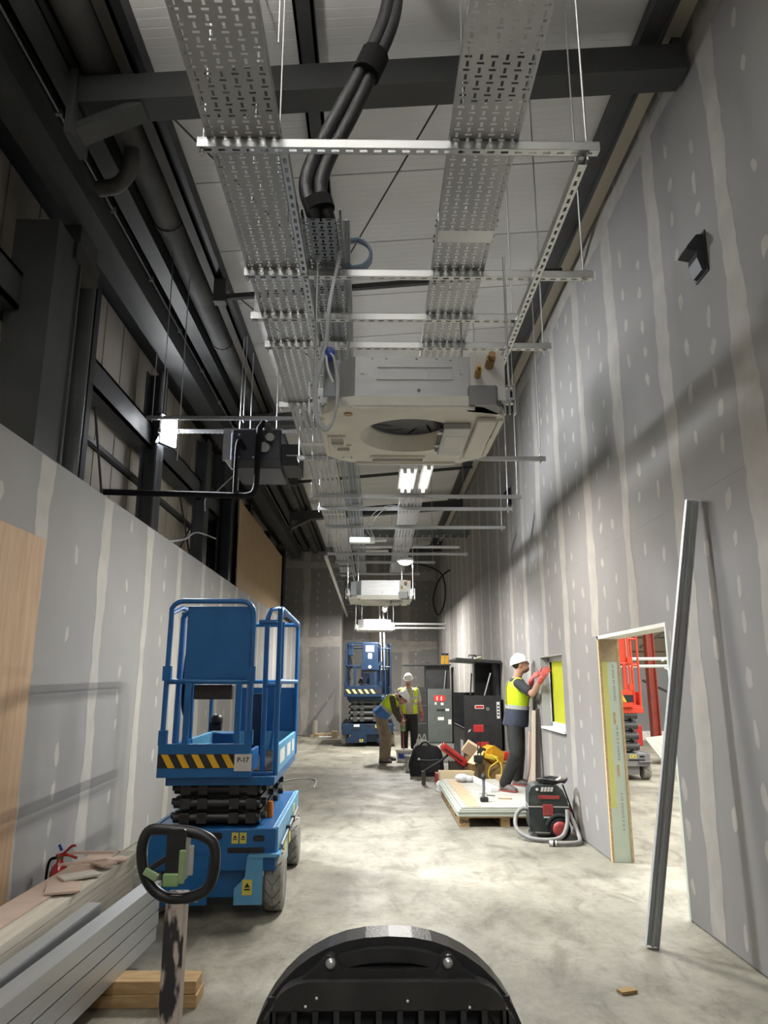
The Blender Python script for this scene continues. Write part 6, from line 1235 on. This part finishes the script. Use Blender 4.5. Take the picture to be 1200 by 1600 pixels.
        for s in (-1, 1):                                         # shoulder bands front and back, laid on the vest surface
            for side in (1, -1):
                pts = []
                for t, a, c in ((0.42, 0.152, 0.110), (0.6, 0.170, 0.118), (0.8, 0.178, 0.115), (0.92, 0.150, 0.092)):
                    x = 0.088; k_ = math.sqrt(max(0.05, 1 - (x / (a + 0.046)) ** 2)); pts.append(hip + L * t + fwd * 0.02 * math.sin(t * PI) + lat * s * x + fwd * side * ((c + 0.048) * k_))
                pts.append(hip + L * 0.99 + lat * s * 0.085 + fwd * side * 0.03)
                mm = MB(); vs = []
                for p in pts: vs += [p - lat * 0.022, p + lat * 0.022]
                mm.add(vs, [(2 * q, 2 * q + 1, 2 * q + 3, 2 * q + 2) for q in range(len(pts) - 1)], True); mm.build('reflective_band', 'reflective', vo, solid=0.004)
        if mats.get('open'):
            p0 = hip + L * 0.02 + fwd * 0.160; p1 = hip + L * 0.55 + fwd * 0.180; p2 = hip + L * 0.92 + fwd * 0.14; mm = MB(); vs = []
            for p, w_ in ((p0, 0.085), (p1, 0.075), (p2, 0.05)): vs += [p - lat * w_, p + fwd * 0.012, p + lat * w_]
            mm.add(vs, [f for q in range(2) for f in ((3 * q, 3 * q + 1, 3 * q + 4, 3 * q + 3), (3 * q + 1, 3 * q + 2, 3 * q + 5, 3 * q + 4))], True); mm.build('shirt_front', mats['shirt'], o, solid=0.012)
    if helmet:
        c = hp(0, -0.005, 0.035); hm = MB(); secs = []
        for q in range(8):
            a = PI / 2 * q / 7.4; secs.append((c + hu * 0.115 * math.sin(a), hr * 0.104 * math.cos(a), hf * 0.125 * math.cos(a)))
        hm.loft(secs, 24); ho = hm.build('helmet', 'helmet', o)
        MB().loft([(c - hu * 0.008, hr * 0.112, hf * 0.135), (c + hu * 0.006, hr * 0.108, hf * 0.130)], 24).build('rim', 'helmet', ho)
        MB().loft([(c + hf * 0.09 + hu * 0.0, hr * 0.08, hf * 0.04), (c + hf * 0.115 - hu * 0.012, hr * 0.075, hf * 0.055), (c + hf * 0.12 - hu * 0.018, hr * 0.07, hf * 0.055)], 18).build('peak', 'helmet', ho)
        for s in (-1, 0, 1): MB().tube([c + hr * s * 0.03 + hf * 0.09 * math.cos(a) + hu * (0.008 + 0.112 * math.sin(a)) for a in [PI * (0.1 + 0.8 * q / 8) for q in range(9)]], 0.005, 6).build('ridge', 'helmet', ho)
    hb = MB(); hb.ell(hp(0, -0.035, 0.03), (0.082, 0.075, 0.08), H); hb.build('hair', 'hair', body)
    if mats.get('beard'): MB().ell(hp(0, 0.030, -0.078), (0.055, 0.062, 0.038), H).build('beard', 'beard', body)
    return o
J1 = dict(hip=(1.855, 9.86, 1.06), neck=(1.885, 9.80, 1.60), head=(1.935, 9.76, 1.775), face_dir=(0.93, -0.22, 0.28),
          sr=(1.865, 9.625, 1.535), er=(2.00, 9.40, 1.405), wr=(2.085, 9.21, 1.60), hr_dir=(0.05, 0.1, 0.1), pr_dir=(0.5, 0.8, 0.0),
          sl=(1.935, 9.965, 1.535), el=(2.03, 9.78, 1.385), wl=(2.01, 9.47, 1.575), hl_dir=(0.3, -0.2, 0.3), pl_dir=(0.8, -0.3, 0.0),
          pr=(1.82, 9.765, 1.02), kr=(1.80, 9.62, 0.655), ar=(1.665, 9.73, 0.29), tr_dir=(0.62, -0.78, 0), pl=(1.89, 9.955, 1.02), kl=(1.915, 10.03, 0.64), al=(1.93, 10.26, 0.29), tl_dir=(0.8, -0.6, 0))
J1 = {k: v for k, v in J1.items()}
# thigh joints and palm normals share the letter p; palm normals end in _dir
person('man in white helmet and yellow navy vest working at the yellow window', (1.86, 9.8, 0.205), J1,
       dict(trousers='work_black', shirt='shirt_dark', vest='hivis', vest_low='navy', boot='boot', sole='boot_red', gloves='glove_red', beard=True, drop=0.07))
J2 = dict(hip=(0.76, 16.5, 0.88), neck=(0.75, 16.46, 1.44), head=(0.745, 16.38, 1.60), face_dir=(-0.1, -0.93, -0.28),
          sr=(0.565, 16.46, 1.36), er=(0.54, 16.42, 1.08), wr=(0.60, 16.3, 0.86), hr_dir=(0.1, -0.1, -0.2), pr_dir=(1, 0, 0),
          sl=(0.935, 16.48, 1.36), el=(1.00, 16.46, 1.09), wl=(1.04, 16.36, 0.86), hl_dir=(0, 0, -0.3), pl_dir=(-1, 0, 0),
          pr=(0.67, 16.5, 0.84), kr=(0.66, 16.46, 0.46), ar=(0.66, 16.52, 0.087), tr_dir=(-0.1, -1, 0), pl=(0.85, 16.5, 0.84), kl=(0.87, 16.46, 0.46), al=(0.87, 16.52, 0.087), tl_dir=(0.15, -1, 0))
person('man in white helmet and open yellow vest standing with red gloves, head bowed', (0.76, 16.5, 0.0), J2,
       dict(trousers='trouser_black', shirt='shirt_cream', vest='hivis', boot='boot', gloves='glove_red', beard=True, open=True, two=True, drop=0.0))
J3 = dict(hip=(0.11, 15.22, 0.90), neck=(0.44, 15.16, 1.27), head=(0.575, 15.12, 1.235), face_dir=(0.78, -0.12, -0.62),
          sr=(0.36, 15.0, 1.235), er=(0.415, 14.96, 0.97), wr=(0.52, 15.0, 0.79), hr_dir=(0.2, 0.1, -0.2), pr_dir=(0, 1, 0.3),
          sl=(0.37, 15.34, 1.235), el=(0.48, 15.36, 1.0), wl=(0.55, 15.2, 0.84), hl_dir=(0.1, -0.1, -0.2), pl_dir=(0, -1, 0.2),
          pr=(0.12, 15.12, 0.86), kr=(0.19, 15.08, 0.47), ar=(0.17, 15.08, 0.087), tr_dir=(0.9, -0.35, 0), pl=(0.12, 15.32, 0.86), kl=(0.28, 15.42, 0.49), al=(0.26, 15.5, 0.087), tl_dir=(0.9, -0.2, 0))
person('bent man in olive sleeves and blue yellow vest mixing in the bucket', (0.15, 15.25, 0.0), J3,
       dict(trousers='trouser_tan', shirt='shirt_olive', long=True, vest='hivis', vest_low='vest_blue', boot='boot', drop=0.04))
o = thing('paddle_mixer', 'mixing paddle held upright in the white bucket by the bent man', 'tool', (0.60, 15.28, 0.03))
MB().cyl((0.0, 0.0, 0.0), (-0.03, -0.12, 0.85), 0.012, 8).build('shaft', 'red_steel', o); MB().obox((-0.02, -0.11, 0.66), (0.09, 0.09, 0.2), (0.12, 0, 0)).build('motor', 'handle_green', o, bevel=0.02); MB().tube([(-0.16, -0.12, 0.78), (-0.02, -0.12, 0.76), (0.0, 0.03, 0.80)], 0.014, 8).build('grip', 'plastic_black', o)
